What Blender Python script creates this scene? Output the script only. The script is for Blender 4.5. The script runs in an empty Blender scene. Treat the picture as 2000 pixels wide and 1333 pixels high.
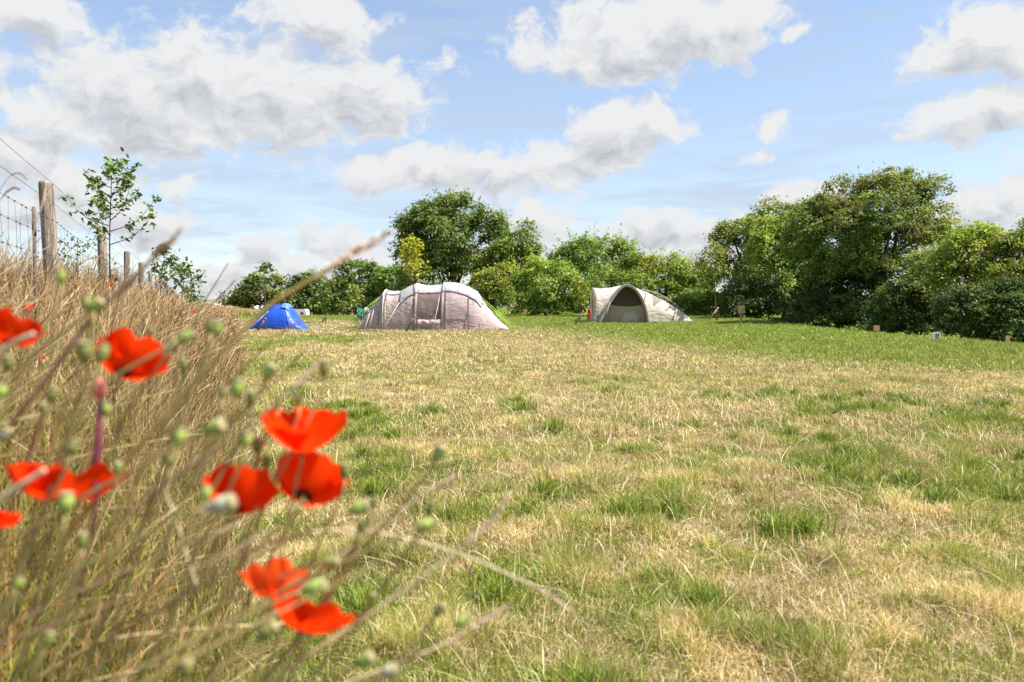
import bpy, math, random
import numpy as np
from mathutils import Vector, Matrix, Quaternion

random.seed(7)
RNG = np.random.default_rng(11)
sc = bpy.context.scene
COL = sc.collection
F = 28.0 / 36.0 * 2000.0            # focal length in photo pixels
PITCH = math.atan(66.5 / F)         # camera looks down a little
CAM_Z = 1.0

# ------------------------------------------------------------------ camera
cd = bpy.data.cameras.new('camera')
cam = bpy.data.objects.new('camera', cd)
COL.objects.link(cam)
cam.location = (0, 0, CAM_Z)
cam.rotation_euler = (math.pi / 2 - PITCH, 0, 0)
cd.lens = 28.0
cd.sensor_width = 36.0
cd.clip_start = 0.02
cd.clip_end = 8000.0
cd.dof.use_dof = True
cd.dof.focus_distance = 7.5
cd.dof.aperture_fstop = 4.6
sc.camera = cam

# ------------------------------------------------------------------ light, exposure
SUN_EL, SUN_AZ = 56.0, 98.0         # azimuth measured from the view direction (+Y) towards +X
sd = bpy.data.lights.new('sun', 'SUN')
sd.energy = 4.8
sd.angle = math.radians(0.5)
sd.color = (1.0, 0.955, 0.88)
sun = bpy.data.objects.new('sun', sd)
COL.objects.link(sun)
e, a = math.radians(SUN_EL), math.radians(SUN_AZ)
to_sun = Vector((math.sin(a) * math.cos(e), math.cos(a) * math.cos(e), math.sin(e)))
sun.rotation_euler = to_sun.to_track_quat('Z', 'Y').to_euler()
sc.view_settings.view_transform = 'Standard'
sc.view_settings.look = 'None'
sc.view_settings.gamma = 1.0
sc.view_settings.use_curve_mapping = False
EXPO = 1.15
sc.view_settings.exposure = EXPO
sc.cycles.max_bounces = 6
sc.cycles.transparent_max_bounces = 8
sc.cycles.caustics_reflective = False
sc.cycles.caustics_refractive = False

# ------------------------------------------------------------------ helpers: nodes
def N(nt, typ, **kw):
    n = nt.nodes.new(typ)
    for k, v in kw.items():
        if k == 'ins':
            for i, val in v.items():
                n.inputs[i].default_value = val
        else:
            setattr(n, k, v)
    return n

def L(nt, o, i):
    nt.links.new(o, i)

def mth(nt, op, a, b=None, c=None, clamp=False):
    n = N(nt, 'ShaderNodeMath', operation=op, use_clamp=clamp)
    for i, v in enumerate((a, b, c)):
        if v is None: continue
        if isinstance(v, (int, float)): n.inputs[i].default_value = v
        else: L(nt, v, n.inputs[i])
    return n.outputs[0]

def vmth(nt, op, a, b=None, c=None):
    n = N(nt, 'ShaderNodeVectorMath', operation=op)
    for i, v in enumerate((a, b, c)):
        if v is None: continue
        if isinstance(v, (tuple, list)): n.inputs[i].default_value = v
        else: L(nt, v, n.inputs[i])
    return n.outputs['Value'] if op in ('DOT_PRODUCT', 'LENGTH') else n.outputs[0]

def sstep(nt, x, lo, hi):
    n = N(nt, 'ShaderNodeMapRange', interpolation_type='SMOOTHSTEP')
    n.inputs[1].default_value = lo; n.inputs[2].default_value = hi
    L(nt, x, n.inputs[0])
    return n.outputs[0]

def mixc(nt, f, a, b):
    n = N(nt, 'ShaderNodeMix', data_type='RGBA')
    for i, v in ((0, f), (6, a), (7, b)):
        if isinstance(v, (int, float)): n.inputs[i].default_value = v
        elif isinstance(v, tuple): n.inputs[i].default_value = v if len(v) == 4 else v + (1,)
        else: L(nt, v, n.inputs[i])
    return n.outputs[2]

# ------------------------------------------------------------------ sky: Nishita plus cumulus and cirrus by direction
CLOUDS = [  # centre x, y and radii, as seen from the field
    (250,185,190,105),(430,150,180,90),(560,200,230,110),(700,190,130,95),(120,235,140,65),(300,250,230,65),(560,255,200,45),
    (640,35,135,55),(70,25,130,48),(872,132,40,32),(50,300,110,55),(150,350,140,42),(345,375,36,26),(285,430,95,52),(100,420,120,55),
    (745,345,85,36),(870,335,95,46),(960,345,95,52),(1060,345,80,48),(1180,270,90,68),(1270,245,95,46),(1150,305,110,38),(1130,225,40,36),
    (535,500,55,42),(655,480,85,42),(450,545,90,40),(600,545,210,42),(715,505,60,40),
    (1050,430,82,33),(1110,478,80,30),(1270,452,120,36),(1400,452,90,38),(1320,490,210,34),(1545,405,70,34),(1610,385,50,26),
    (1220,80,190,78),(1330,50,165,72),(1120,115,130,42),(1008,105,55,28),(1430,15,85,36),
    (1540,66,30,18),(1900,95,110,66),(1825,130,78,46),(1985,110,110,62),(1870,240,120,44),(1950,215,90,52),(1775,268,48,20),
    (1992,335,42,38),(1930,412,110,44),(1990,385,80,40),(1860,430,80,28),(1520,255,52,19),(1480,300,45,14),
    (-160,120,200,120),(-120,420,180,80),(2160,150,180,110),(2150,420,160,70),(1000,-260,500,120),(300,-330,400,110),(1900,-260,400,120),
]
W = bpy.data.worlds.new('World')
sc.world = W
W.use_nodes = True
nt = W.node_tree
nt.nodes.clear()
tc = N(nt, 'ShaderNodeTexCoord')
dirv = vmth(nt, 'NORMALIZE', tc.outputs['Generated'])
sep = N(nt, 'ShaderNodeSeparateXYZ'); L(nt, dirv, sep.inputs[0])
az = mth(nt, 'ARCTAN2', sep.outputs[0], sep.outputs[1])
el = mth(nt, 'ARCSINE', sep.outputs[2])
cmb = N(nt, 'ShaderNodeCombineXYZ'); L(nt, az, cmb.inputs[0]); L(nt, el, cmb.inputs[1])
pos = cmb.outputs[0]

def azel(px, py):
    u, v = (px - 1000) / F, (600 - py) / F
    n = math.sqrt(1 + u * u + v * v)
    return math.atan2(u, 1.0), math.asin(v / n)

wn = N(nt, 'ShaderNodeTexNoise', ins={'Scale': 7.0, 'Detail': 3.0, 'Roughness': 0.55})
L(nt, pos, wn.inputs['Vector'])
warp = vmth(nt, 'MULTIPLY', vmth(nt, 'SUBTRACT', wn.outputs['Color'], (0.5, 0.5, 0.5)), (0.075, 0.05, 0.0))
wn2 = N(nt, 'ShaderNodeTexNoise', ins={'Scale': 26.0, 'Detail': 2.0, 'Roughness': 0.5}); L(nt, pos, wn2.inputs['Vector'])
warp2 = vmth(nt, 'MULTIPLY', vmth(nt, 'SUBTRACT', wn2.outputs['Color'], (0.5, 0.5, 0.5)), (0.042, 0.030, 0.0))
wpos = vmth(nt, 'ADD', vmth(nt, 'ADD', pos, warp), warp2)

def cloud_density(p, detail):
    best = None
    for (cx, cy, rx, ry) in CLOUDS:
        A0, E0 = azel(cx, cy)
        low = min(1.0, max(0.0, (cy - 330) / 120))
        ra, re = rx / F * (1.08 - 0.02 * low) * math.cos(A0) ** 2, ry / F * (1.10 - 0.08 * low) * math.cos(A0)
        if rx < 60 and cy < 380: ra, re = ra * 1.5, re * 1.5
        q = vmth(nt, 'MULTIPLY_ADD', p, (1 / ra, 1 / re, 0), (-A0 / ra, -E0 / re, 0))
        d = vmth(nt, 'LENGTH', q)
        if rx < 60 and cy < 380: d = mth(nt, 'ADD', d, 0.5)
        best = d if best is None else mth(nt, 'SMOOTH_MIN', best, d, 0.22)
    m = mth(nt, 'SUBTRACT', 1.0, mth(nt, 'MINIMUM', best, 2.2))
    st = vmth(nt, 'MULTIPLY', p, (1.0, 1.35, 1.0))
    n1 = N(nt, 'ShaderNodeTexNoise', ins={'Scale': 11.0, 'Detail': 2.0, 'Roughness': 0.5}); L(nt, st, n1.inputs['Vector'])
    n2 = N(nt, 'ShaderNodeTexNoise', ins={'Scale': 34.0, 'Detail': detail, 'Roughness': 0.58, 'Lacunarity': 2.1}); L(nt, st, n2.inputs['Vector'])
    na = mth(nt, 'MULTIPLY', mth(nt, 'SUBTRACT', n1.outputs['Fac'], 0.5), 1.3)
    n = mth(nt, 'MULTIPLY_ADD', mth(nt, 'SUBTRACT', n2.outputs['Fac'], 0.5), 1.85, na)
    return mth(nt, 'ADD', m, n)

D0 = cloud_density(wpos, 8.0)
offv = N(nt, 'ShaderNodeCombineXYZ', ins={0: 0.007}); L(nt, mth(nt, 'MULTIPLY_ADD', el, 0.085, 0.005), offv.inputs[1])
D1 = cloud_density(vmth(nt, 'ADD', wpos, offv.outputs[0]), 3.0)
alpha = sstep(nt, D0, -0.16, 0.40)
shade = mth(nt, 'MULTIPLY_ADD', sstep(nt, D1, -0.1, 1.7), -0.85, 1.0)
fine = mth(nt, 'MULTIPLY', mth(nt, 'SUBTRACT', D0, D1), 0.22)
lit = mth(nt, 'ADD', shade, fine, None, True)
CB = 10.0 / 2 ** EXPO
ccol = mixc(nt, lit, (0.47 * CB, 0.50 * CB, 0.565 * CB), (0.85 * CB, 0.86 * CB, 0.87 * CB))
cn = N(nt, 'ShaderNodeTexNoise', ins={'Scale': 3.2, 'Detail': 5.0, 'Roughness': 0.6, 'Distortion': 0.4})
mp = N(nt, 'ShaderNodeMapping')
mp.inputs['Rotation'].default_value = (0, 0, math.radians(-8)); mp.inputs['Scale'].default_value = (1.0, 8.0, 1.0)
L(nt, pos, mp.inputs[0]); L(nt, mp.outputs[0], cn.inputs['Vector'])
veil = mth(nt, 'MULTIPLY_ADD', sstep(nt, el, 0.40, -0.02), 0.30, 0.17)
cir = mth(nt, 'MULTIPLY_ADD', sstep(nt, cn.outputs['Fac'], 0.40, 0.68), 0.46, veil)
sky = N(nt, 'ShaderNodeTexSky', sky_type='NISHITA', sun_disc=False)
sky.sun_elevation = math.radians(SUN_EL)
sky.sun_rotation = math.radians(SUN_AZ)
sky.air_density = 1.0
sky.dust_density = 0.25
sky.ozone_density = 1.6
skyt = vmth(nt, 'MULTIPLY', sky.outputs[0], (1.0, 0.945, 0.93))
sky1 = mixc(nt, cir, skyt, (0.56 * CB, 0.655 * CB, 0.80 * CB))
fin = mixc(nt, alpha, sky1, ccol)
bg = N(nt, 'ShaderNodeBackground'); bg.inputs['Strength'].default_value = 0.1
L(nt, fin, bg.inputs['Color'])
wo = N(nt, 'ShaderNodeOutputWorld'); L(nt, bg.outputs[0], wo.inputs[0])

# ------------------------------------------------------------------ helpers: geometry
def P(px, py, Y):
    """point at ground distance Y that stands in the photo's direction px, py"""
    a, b = (px - 1000) / F, (666.5 - py) / F
    c, s = math.cos(PITCH), math.sin(PITCH)
    d = Vector((a, c + b * s, -s + b * c))
    return Vector((0, 0, CAM_Z)) + d * (Y / d.y)

def to_px(p):
    """numpy (n,3) -> px, py"""
    c, s = math.cos(PITCH), math.sin(PITCH)
    r = p - np.array([0, 0, CAM_Z])
    f = r[:, 1] * c - r[:, 2] * s
    u = r[:, 1] * s + r[:, 2] * c
    f = np.where(np.abs(f) < 1e-3, 1e-3, f)
    return 1000 + F * r[:, 0] / f, 666.5 - F * u / f, f

def _hash(ix, iy, seed):
    h = (ix.astype(np.int64) * 374761393 + iy.astype(np.int64) * 668265263 + seed * 982451653) & 0xFFFFFFFF
    h = ((h ^ (h >> 13)) * 1274126177) & 0xFFFFFFFF
    return ((h ^ (h >> 16)) & 0xFFFF) / 65535.0

def vnoise(x, y, seed=0):
    ix, iy = np.floor(x), np.floor(y)
    fx, fy = x - ix, y - iy
    fx, fy = fx * fx * (3 - 2 * fx), fy * fy * (3 - 2 * fy)
    a, b = _hash(ix, iy, seed), _hash(ix + 1, iy, seed)
    c, d = _hash(ix, iy + 1, seed), _hash(ix + 1, iy + 1, seed)
    return (a + (b - a) * fx) * (1 - fy) + (c + (d - c) * fx) * fy

def fbm(x, y, seed=0, octv=4):
    t, amp, tot = 0, 0.5, 0
    for o in range(octv):
        t = t + amp * vnoise(x * 2 ** o + 17.3 * o, y * 2 ** o - 9.1 * o, seed + o); tot += amp; amp *= 0.5
    return t / tot

def ss(x, lo, hi):
    t = np.clip((x - lo) / (hi - lo), 0, 1)
    return t * t * (3 - 2 * t)

def fence_x(y): return -0.92 - 0.4 * np.maximum(y, -4)
def edge_x(y): return -0.06 - 0.345 * np.maximum(y, -4)

def terrain(x, y):
    x = np.asarray(x, float); y = np.asarray(y, float)
    xb, xf = edge_x(y), fence_x(y)
    bank = ss((xb - x) / (xb - xf), -0.1, 1.05) * 0.62
    bank = bank - 0.05 * np.clip(xf - 1 - x, 0, 5)
    bank = bank * (1 - 0.75 * ss(y, 55, 95))
    u = x / np.maximum(y, 1)
    wgt = ss(u, -0.355, -0.295)
    rise = 0.35 * ss(y, 35, 60)
    dip = -2.25 * ss(y, 63, 115) * wgt + 0.3 * ss(y, 60, 95) * (1 - wgt)
    dip = dip + 2.2 * ss(y, 260, 600) * wgt
    fall = -np.clip(0.14 * (x - 15.4), 0, 1.0) * (1 - ss(y, 60, 90)) - 0.25 * ss(x, 13.8, 16.5) * (1 - ss(y, 60, 90))
    crest = 0.16 * ss(x, 8, 14) * ss(y, 30, 47) - 0.10 * ss(x, 9, 15) * (1 - ss(y, 14, 30))
    micro = (fbm(x * 1.1, y * 1.1, 5, 3) - 0.5) * 0.05 * (1 - ss(np.hypot(x, y), 20, 60))
    return bank + rise + dip + fall + crest + micro

def tz(x, y): return float(terrain(np.array([x]), np.array([y]))[0])

def greenness(x, y):
    """0 straw .. 1 green; how much of the lawn is still growing at a place"""
    b = np.interp(y, [0, 9, 12, 15, 25, 36, 45, 55], [60, 12, 8.2, 5.0, 3.2, 1.6, -3, -26])
    far = ss(x - b, -2.2, 2.6)
    n1 = fbm(x * 3.4 + 3, y * 2.6, 21, 5)
    n2 = fbm(x * 0.7, y * 0.55 + 8, 33, 3)
    n3 = fbm(x * 0.45, y * 0.16 + 2, 47, 3)
    cover = np.interp(y, [1.5, 3.0, 4.5, 7, 10, 16, 30], [0.58, 0.55, 0.48, 0.41, 0.35, 0.30, 0.28])
    patch = ss(n1 * 0.62 + n2 * 0.38, 0.58 - cover * 0.34, 0.84 - cover * 0.34)
    patch = np.where(y > 9, np.maximum(patch * 0.55, ss(n3, 0.52, 0.68) * 0.8), patch)
    far = far * (0.78 + 0.45 * ss(n1, 0.25, 0.55))
    return np.clip(np.maximum(patch * (1 - far), far), 0, 1)

def raw_mesh(name, verts, faces, mat, cols=None, smooth=False, parent=None):
    """verts (n,3) and faces (m,k) numpy arrays -> one object"""
    me = bpy.data.meshes.new(name)
    verts = np.asarray(verts, np.float32); faces = np.asarray(faces, np.int32)
    m, k = faces.shape
    me.vertices.add(len(verts)); me.vertices.foreach_set('co', verts.ravel())
    me.loops.add(m * k); me.loops.foreach_set('vertex_index', faces.ravel())
    me.polygons.add(m); me.polygons.foreach_set('loop_start', np.arange(0, m * k, k, dtype=np.int32))
    if cols is not None:
        at = me.color_attributes.new('col', 'FLOAT_COLOR', 'POINT')
        c4 = np.ones((len(verts), 4), np.float32); c4[:, :3] = cols
        at.data.foreach_set('color', c4.ravel())
    me.update(calc_edges=True)
    if smooth: me.polygons.foreach_set('use_smooth', np.ones(m, bool))
    if mat: me.materials.append(mat)
    o = bpy.data.objects.new(name, me)
    COL.objects.link(o)
    if parent: o.parent = parent
    return o

class MB:
    """collects shapes, builds ONE mesh object"""
    def __init__(s): s.v = []; s.f = []; s.c = []; s.uc = (1, 1, 1)
    def add(s, vs, fs):
        o = len(s.v)
        s.v += [tuple(q) for q in vs]; s.c += [s.uc] * len(vs)
        s.f += [tuple(i + o for i in f) for f in fs]
    def box(s, c, size, rot=None, taper=1.0):
        x, y, z = (k / 2 for k in size)
        vs = [Vector((sx * x * (taper if sz > 0 else 1), sy * y * (taper if sz > 0 else 1), sz * z)) for sz in (-1, 1) for sy in (-1, 1) for sx in (-1, 1)]
        if rot is not None: vs = [rot @ q for q in vs]
        s.add([q + Vector(c) for q in vs], [(0, 2, 3, 1), (4, 5, 7, 6), (0, 1, 5, 4), (2, 6, 7, 3), (0, 4, 6, 2), (1, 3, 7, 5)])
    def tube(s, pts, rad, n=6, cap=True):
        pts = [Vector(p) for p in pts]
        if not isinstance(rad, (list, tuple)): rad = [rad] * len(pts)
        vs, fs = [], []
        nrm = None
        for i, p in enumerate(pts):
            t = (pts[min(i + 1, len(pts) - 1)] - pts[max(i - 1, 0)])
            t = t.normalized() if t.length > 1e-9 else Vector((0, 0, 1))
            if nrm is None:
                nrm = t.orthogonal().normalized()
            else:
                nrm = (nrm - t * nrm.dot(t)); nrm = nrm.normalized() if nrm.length > 1e-6 else t.orthogonal().normalized()
            b = t.cross(nrm)
            for k in range(n):
                an = 2 * math.pi * k / n
                vs.append(p + (nrm * math.cos(an) + b * math.sin(an)) * rad[i])
        for i in range(len(pts) - 1):
            for k in range(n):
                fs.append((i * n + k, i * n + (k + 1) % n, (i + 1) * n + (k + 1) % n, (i + 1) * n + k))
        if cap:
            fs.append(tuple(range(n - 1, -1, -1))); fs.append(tuple((len(pts) - 1) * n + k for k in range(n)))
        s.add(vs, fs)
    def lathe(s, prof, base, axis, n=14):
        axis = Vector(axis).normalized(); u = axis.orthogonal().normalized(); w = axis.cross(u)
        vs, fs = [], []
        for (r, h) in prof:
            for k in range(n):
                an = 2 * math.pi * k / n
                vs.append(Vector(base) + axis * h + (u * math.cos(an) + w * math.sin(an)) * r)
        for i in range(len(prof) - 1):
            for k in range(n):
                fs.append((i * n + k, i * n + (k + 1) % n, (i + 1) * n + (k + 1) % n, (i + 1) * n + k))
        fs.append(tuple(range(n - 1, -1, -1))); fs.append(tuple((len(prof) - 1) * n + k for k in range(n)))
        s.add(vs, fs)
    def grid(s, pts):
        """pts[i][j]"""
        o = [q for row in pts for q in row]; m = len(pts[0])
        s.add(o, [(i * m + j, i * m + j + 1, (i + 1) * m + j + 1, (i + 1) * m + j) for i in range(len(pts) - 1) for j in range(m - 1)])
    def build(s, name, mat, parent=None, smooth=True, thick=0.0, cols=False):
        me = bpy.data.meshes.new(name)
        org = parent['_o'] if parent is not None and '_o' in parent else (0, 0, 0)
        me.from_pydata([(q[0] - org[0], q[1] - org[1], q[2] - org[2]) for q in s.v], [], s.f)
        if cols:
            at = me.color_attributes.new('col', 'FLOAT_COLOR', 'POINT')
            at.data.foreach_set('color', np.array([tuple(c) + (1,) for c in s.c], np.float32).ravel())
        me.update()
        if smooth: me.polygons.foreach_set('use_smooth', np.ones(len(me.polygons), bool))
        if mat: me.materials.append(mat)
        o = bpy.data.objects.new(name, me)
        COL.objects.link(o)
        if parent is not None: o.parent = parent
        if '_o' in (parent.keys() if parent is not None else ()): o['_o'] = (0, 0, 0)
        if thick:
            md = o.modifiers.new('thickness', 'SOLIDIFY'); md.thickness = thick; md.offset = 0
        return o

def tag(o, label, cat, group=None):
    o['label'] = label; o['category'] = cat
    if group: o['group'] = group
    return o

def thing(name, loc, label, cat, group=None):
    """Empty at the thing's base; its parts are given in world coordinates and stored relative to it"""
    o = bpy.data.objects.new(name, None); COL.objects.link(o)
    o.location = loc; o.empty_display_size = 0.2
    o['_o'] = tuple(loc)
    return tag(o, label, cat, group)

def smooth_path(pts, n=16):
    """Catmull-Rom through points"""
    pts = [Vector(p) for p in pts]
    if len(pts) < 3: return [pts[0].lerp(pts[-1], i / (n - 1)) for i in range(n)]
    q = [pts[0] * 2 - pts[1]] + pts + [pts[-1] * 2 - pts[-2]]
    out = []
    for i in range(n):
        u = i / (n - 1) * (len(pts) - 1); k = min(int(u), len(pts) - 2); t = u - k
        a, b, c, d = q[k:k + 4]
        out.append(0.5 * ((2 * b) + (c - a) * t + (2 * a - 5 * b + 4 * c - d) * t * t + (3 * b - a - 3 * c + d) * t ** 3))
    return out

# ------------------------------------------------------------------ materials
def new_mat(name):
    m = bpy.data.materials.new(name); m.use_nodes = True
    m.node_tree.nodes.clear()
    return m, m.node_tree

def leaf_mat(name, transl=0.35, gloss=0.06, rough=0.45, tint=(1.0, 1.0, 0.6)):
    m, t = new_mat(name)
    at = N(t, 'ShaderNodeAttribute', attribute_name='col')
    d = N(t, 'ShaderNodeBsdfDiffuse'); L(t, at.outputs[0], d.inputs[0])
    tr = N(t, 'ShaderNodeBsdfTranslucent')
    mul = N(t, 'ShaderNodeMix', data_type='RGBA', blend_type='MULTIPLY'); mul.inputs[0].default_value = 1
    L(t, at.outputs[0], mul.inputs[6]); mul.inputs[7].default_value = (*[k * 1.35 for k in tint], 1); L(t, mul.outputs[2], tr.inputs[0])
    mx = N(t, 'ShaderNodeMixShader'); mx.inputs[0].default_value = transl
    L(t, d.outputs[0], mx.inputs[1]); L(t, tr.outputs[0], mx.inputs[2])
    g = N(t, 'ShaderNodeBsdfGlossy'); g.inputs['Roughness'].default_value = rough; g.inputs[0].default_value = (1, 1, 1, 1)
    m2 = N(t, 'ShaderNodeMixShader'); m2.inputs[0].default_value = gloss
    L(t, mx.outputs[0], m2.inputs[1]); L(t, g.outputs[0], m2.inputs[2])
    o = N(t, 'ShaderNodeOutputMaterial'); L(t, m2.outputs[0], o.inputs[0])
    return m

def fabric_mat(name, col, transl=0.2, scale=6.0, var=0.12, bump=0.25, rough=0.8, stretch=(1, 1, 2.2), bdist=0.06):
    m, t = new_mat(name)
    tcn = N(t, 'ShaderNodeTexCoord')
    mpn = N(t, 'ShaderNodeMapping'); mpn.inputs['Scale'].default_value = stretch
    L(t, tcn.outputs['Object'], mpn.inputs[0])
    n1 = N(t, 'ShaderNodeTexNoise', ins={'Scale': scale * 0.35, 'Detail': 4.0}); L(t, mpn.outputs[0], n1.inputs['Vector'])
    n2 = N(t, 'ShaderNodeTexNoise', ins={'Scale': scale * 0.55, 'Detail': 3.0, 'Roughness': 0.5, 'Distortion': 1.2}); L(t, mpn.outputs[0], n2.inputs['Vector'])
    c = mixc(t, n1.outputs['Fac'], tuple(k * (1 - var) for k in col), tuple(min(1, k * (1 + var)) for k in col))
    b = N(t, 'ShaderNodeBsdfPrincipled'); b.inputs['Roughness'].default_value = rough
    L(t, c, b.inputs['Base Color'])
    bp = N(t, 'ShaderNodeBump', ins={'Strength': bump, 'Distance': bdist}); L(t, n2.outputs['Fac'], bp.inputs['Height']); L(t, bp.outputs[0], b.inputs['Normal'])
    out = b.outputs[0]
    if transl:
        tr = N(t, 'ShaderNodeBsdfTranslucent'); L(t, c, tr.inputs[0])
        mx = N(t, 'ShaderNodeMixShader'); mx.inputs[0].default_value = transl
        L(t, b.outputs[0], mx.inputs[1]); L(t, tr.outputs[0], mx.inputs[2]); out = mx.outputs[0]
    o = N(t, 'ShaderNodeOutputMaterial'); L(t, out, o.inputs[0])
    return m

def simple_mat(name, col, rough=0.6, metal=0.0, var=0.1, scale=8.0, stretch=(1, 1, 1), bump=0.0, col2=None):
    m, t = new_mat(name)
    tcn = N(t, 'ShaderNodeTexCoord')
    mpn = N(t, 'ShaderNodeMapping'); mpn.inputs['Scale'].default_value = stretch
    L(t, tcn.outputs['Object'], mpn.inputs[0])
    n1 = N(t, 'ShaderNodeTexNoise', ins={'Scale': scale, 'Detail': 5.0, 'Roughness': 0.6}); L(t, mpn.outputs[0], n1.inputs['Vector'])
    f = sstep(t, n1.outputs['Fac'], 0.3, 0.7)
    c = mixc(t, f, tuple(k * (1 - var) for k in col), col2 if col2 else tuple(min(1, k * (1 + var)) for k in col))
    b = N(t, 'ShaderNodeBsdfPrincipled'); b.inputs['Roughness'].default_value = rough; b.inputs['Metallic'].default_value = metal
    L(t, c, b.inputs['Base Color'])
    if bump:
        bp = N(t, 'ShaderNodeBump', ins={'Strength': bump, 'Distance': 0.02}); L(t, n1.outputs['Fac'], bp.inputs['Height']); L(t, bp.outputs[0], b.inputs['Normal'])
    o = N(t, 'ShaderNodeOutputMaterial'); L(t, b.outputs[0], o.inputs[0])
    return m

M_LEAF = leaf_mat('tree_leaves', 0.36, 0.025, 0.55)
M_GRASS = leaf_mat('lawn_blades', 0.25, 0.03, 0.5, (1, 1, 0.75))
M_STALK = leaf_mat('dry_stalks', 0.22, 0.012, 0.5, (1, 0.95, 0.75))
M_BARK = simple_mat('grey_bark', (0.085, 0.065, 0.048), 0.9, var=0.4, scale=14, stretch=(1, 1, 0.25), bump=0.5)
M_REDBARK = simple_mat('young_red_bark', (0.10, 0.055, 0.045), 0.7, var=0.35, scale=40, stretch=(1, 1, 0.4), bump=0.3)
M_POST = simple_mat('weathered_post_wood', (0.17, 0.125, 0.085), 0.9, var=0.35, scale=26, stretch=(2.2, 2.2, 0.16), bump=0.6, col2=(0.40, 0.335, 0.26))
M_STAKE = simple_mat('stake_wood', (0.16, 0.115, 0.075), 0.9, var=0.35, scale=20, stretch=(2, 2, 0.2), bump=0.4, col2=(0.30, 0.24, 0.17))
M_SIGNWOOD = simple_mat('new_sawn_wood', (0.42, 0.25, 0.115), 0.8, var=0.2, scale=14, stretch=(3, 3, 0.3), bump=0.2, col2=(0.60, 0.39, 0.20))
M_WIRE = simple_mat('dull_wire', (0.10, 0.095, 0.095), 0.55, 0.6, var=0.3, scale=50)

# ------------------------------------------------------------------ ground sheet
def build_ground():
    rs = np.concatenate([[0.0], np.geomspace(0.25, 4000, 230)])
    th = np.linspace(0, 2 * np.pi, 481)[:-1]
    # finer towards the view
    th = th + 0.55 * np.sin(th) * -1.0
    R, T = np.meshgrid(rs[1:], th, indexing='ij')
    X, Y = R * np.sin(T), R * np.cos(T)
    x = np.concatenate([[0.0], X.ravel()]); y = np.concatenate([[0.0], Y.ravel()])
    z = terrain(x, y)
    n = len(th)
    idx = 1 + np.arange(len(rs[1:]) * n).reshape(-1, n)
    a = idx[:-1]; b = np.roll(idx, -1, 1)[:-1]; c = np.roll(idx, -1, 1)[1:]; d = idx[1:]
    quads = np.stack([a, d, c, b], -1).reshape(-1, 4)
    g = greenness(x, y)
    wild = ss(edge_x(y) - x, -0.1, 0.25) * (y < 140)
    wild = np.maximum(wild, ss(y, 70, 80) * (x / np.maximum(y, 1) < -0.29))
    cols = np.stack([g, wild, np.zeros_like(g)], 1)


    o = raw_mesh('ground', np.stack([x, y, z], 1), quads, None, cols, True)
    o['kind'] = 'structure'
    m, t = new_mat('field_turf')
    at = N(t, 'ShaderNodeAttribute', attribute_name='col')
    sp = N(t, 'ShaderNodeSeparateColor'); L(t, at.outputs[0], sp.inputs[0])
    ge = N(t, 'ShaderNodeNewGeometry')
    n1 = N(t, 'ShaderNodeTexNoise', ins={'Scale': 9.0, 'Detail': 7.0, 'Roughness': 0.7}); L(t, ge.outputs['Position'], n1.inputs['Vector'])
    n2 = N(t, 'ShaderNodeTexNoise', ins={'Scale': 1.1, 'Detail': 6.0, 'Roughness': 0.65}); L(t, ge.outputs['Position'], n2.inputs['Vector'])
    n3 = N(t, 'ShaderNodeTexNoise', ins={'Scale': 60.0, 'Detail': 4.0, 'Roughness': 0.7}); L(t, ge.outputs['Position'], n3.inputs['Vector'])
    straw = mixc(t, sstep(t, n1.outputs['Fac'], 0.3, 0.7), (0.10, 0.072, 0.034), (0.36, 0.275, 0.14))
    green = mixc(t, sstep(t, n1.outputs['Fac'], 0.3, 0.7), (0.085, 0.135, 0.018), (0.17, 0.24, 0.04))
    gf = mth(t, 'ADD', sp.outputs[0], mth(t, 'MULTIPLY', mth(t, 'SUBTRACT', n2.outputs['Fac'], 0.5), 0.7), None, True)
    lawn = mixc(t, gf, straw, green)
    rough = mixc(t, sstep(t, n2.outputs['Fac'], 0.35, 0.65), (0.15, 0.10, 0.045), (0.24, 0.175, 0.08))
    c = mixc(t, sp.outputs[1], lawn, rough)
    c2 = mixc(t, sstep(t, n3.outputs['Fac'], 0.35, 0.7), mixc(t, 0.45, c, (0.05, 0.04, 0.02)), c)
    b = N(t, 'ShaderNodeBsdfPrincipled'); b.inputs['Roughness'].default_value = 1.0; b.inputs['Specular IOR Level'].default_value = 0.0
    L(t, c2, b.inputs['Base Color'])
    bp = N(t, 'ShaderNodeBump', ins={'Strength': 0.7, 'Distance': 0.04}); L(t, n3.outputs['Fac'], bp.inputs['Height']); L(t, bp.outputs[0], b.inputs['Normal'])
    oo = N(t, 'ShaderNodeOutputMaterial'); L(t, b.outputs[0], oo.inputs[0])
    o.data.materials.append(m)
build_ground()

def build_hills():
    rows = []
    us = np.linspace(-1.6, 1.6, 260)
    for k, (Y, h) in enumerate(((700, -3), (820, 7), (1000, 14), (1300, 16), (1700, 8))):
        x = us * Y
        z = h * (0.55 + 0.75 * fbm(us * 5 + k * 0.15, us * 0 + 1.5, 71, 3)) if h > 0 else np.full_like(us, h)
        rows.append(np.stack([x, np.full_like(x, Y), z], 1))
    v = np.concatenate(rows); n = len(us)
    f = [(i * n + j, i * n + j + 1, (i + 1) * n + j + 1, (i + 1) * n + j) for i in range(len(rows) - 1) for j in range(n - 1)]
    o = raw_mesh('hills', v, np.array(f), simple_mat('far_fields', (0.10, 0.13, 0.07), 1.0, var=0.35, scale=0.012, col2=(0.27, 0.24, 0.13)), None, True)
    o['kind'] = 'structure'
build_hills()

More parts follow.
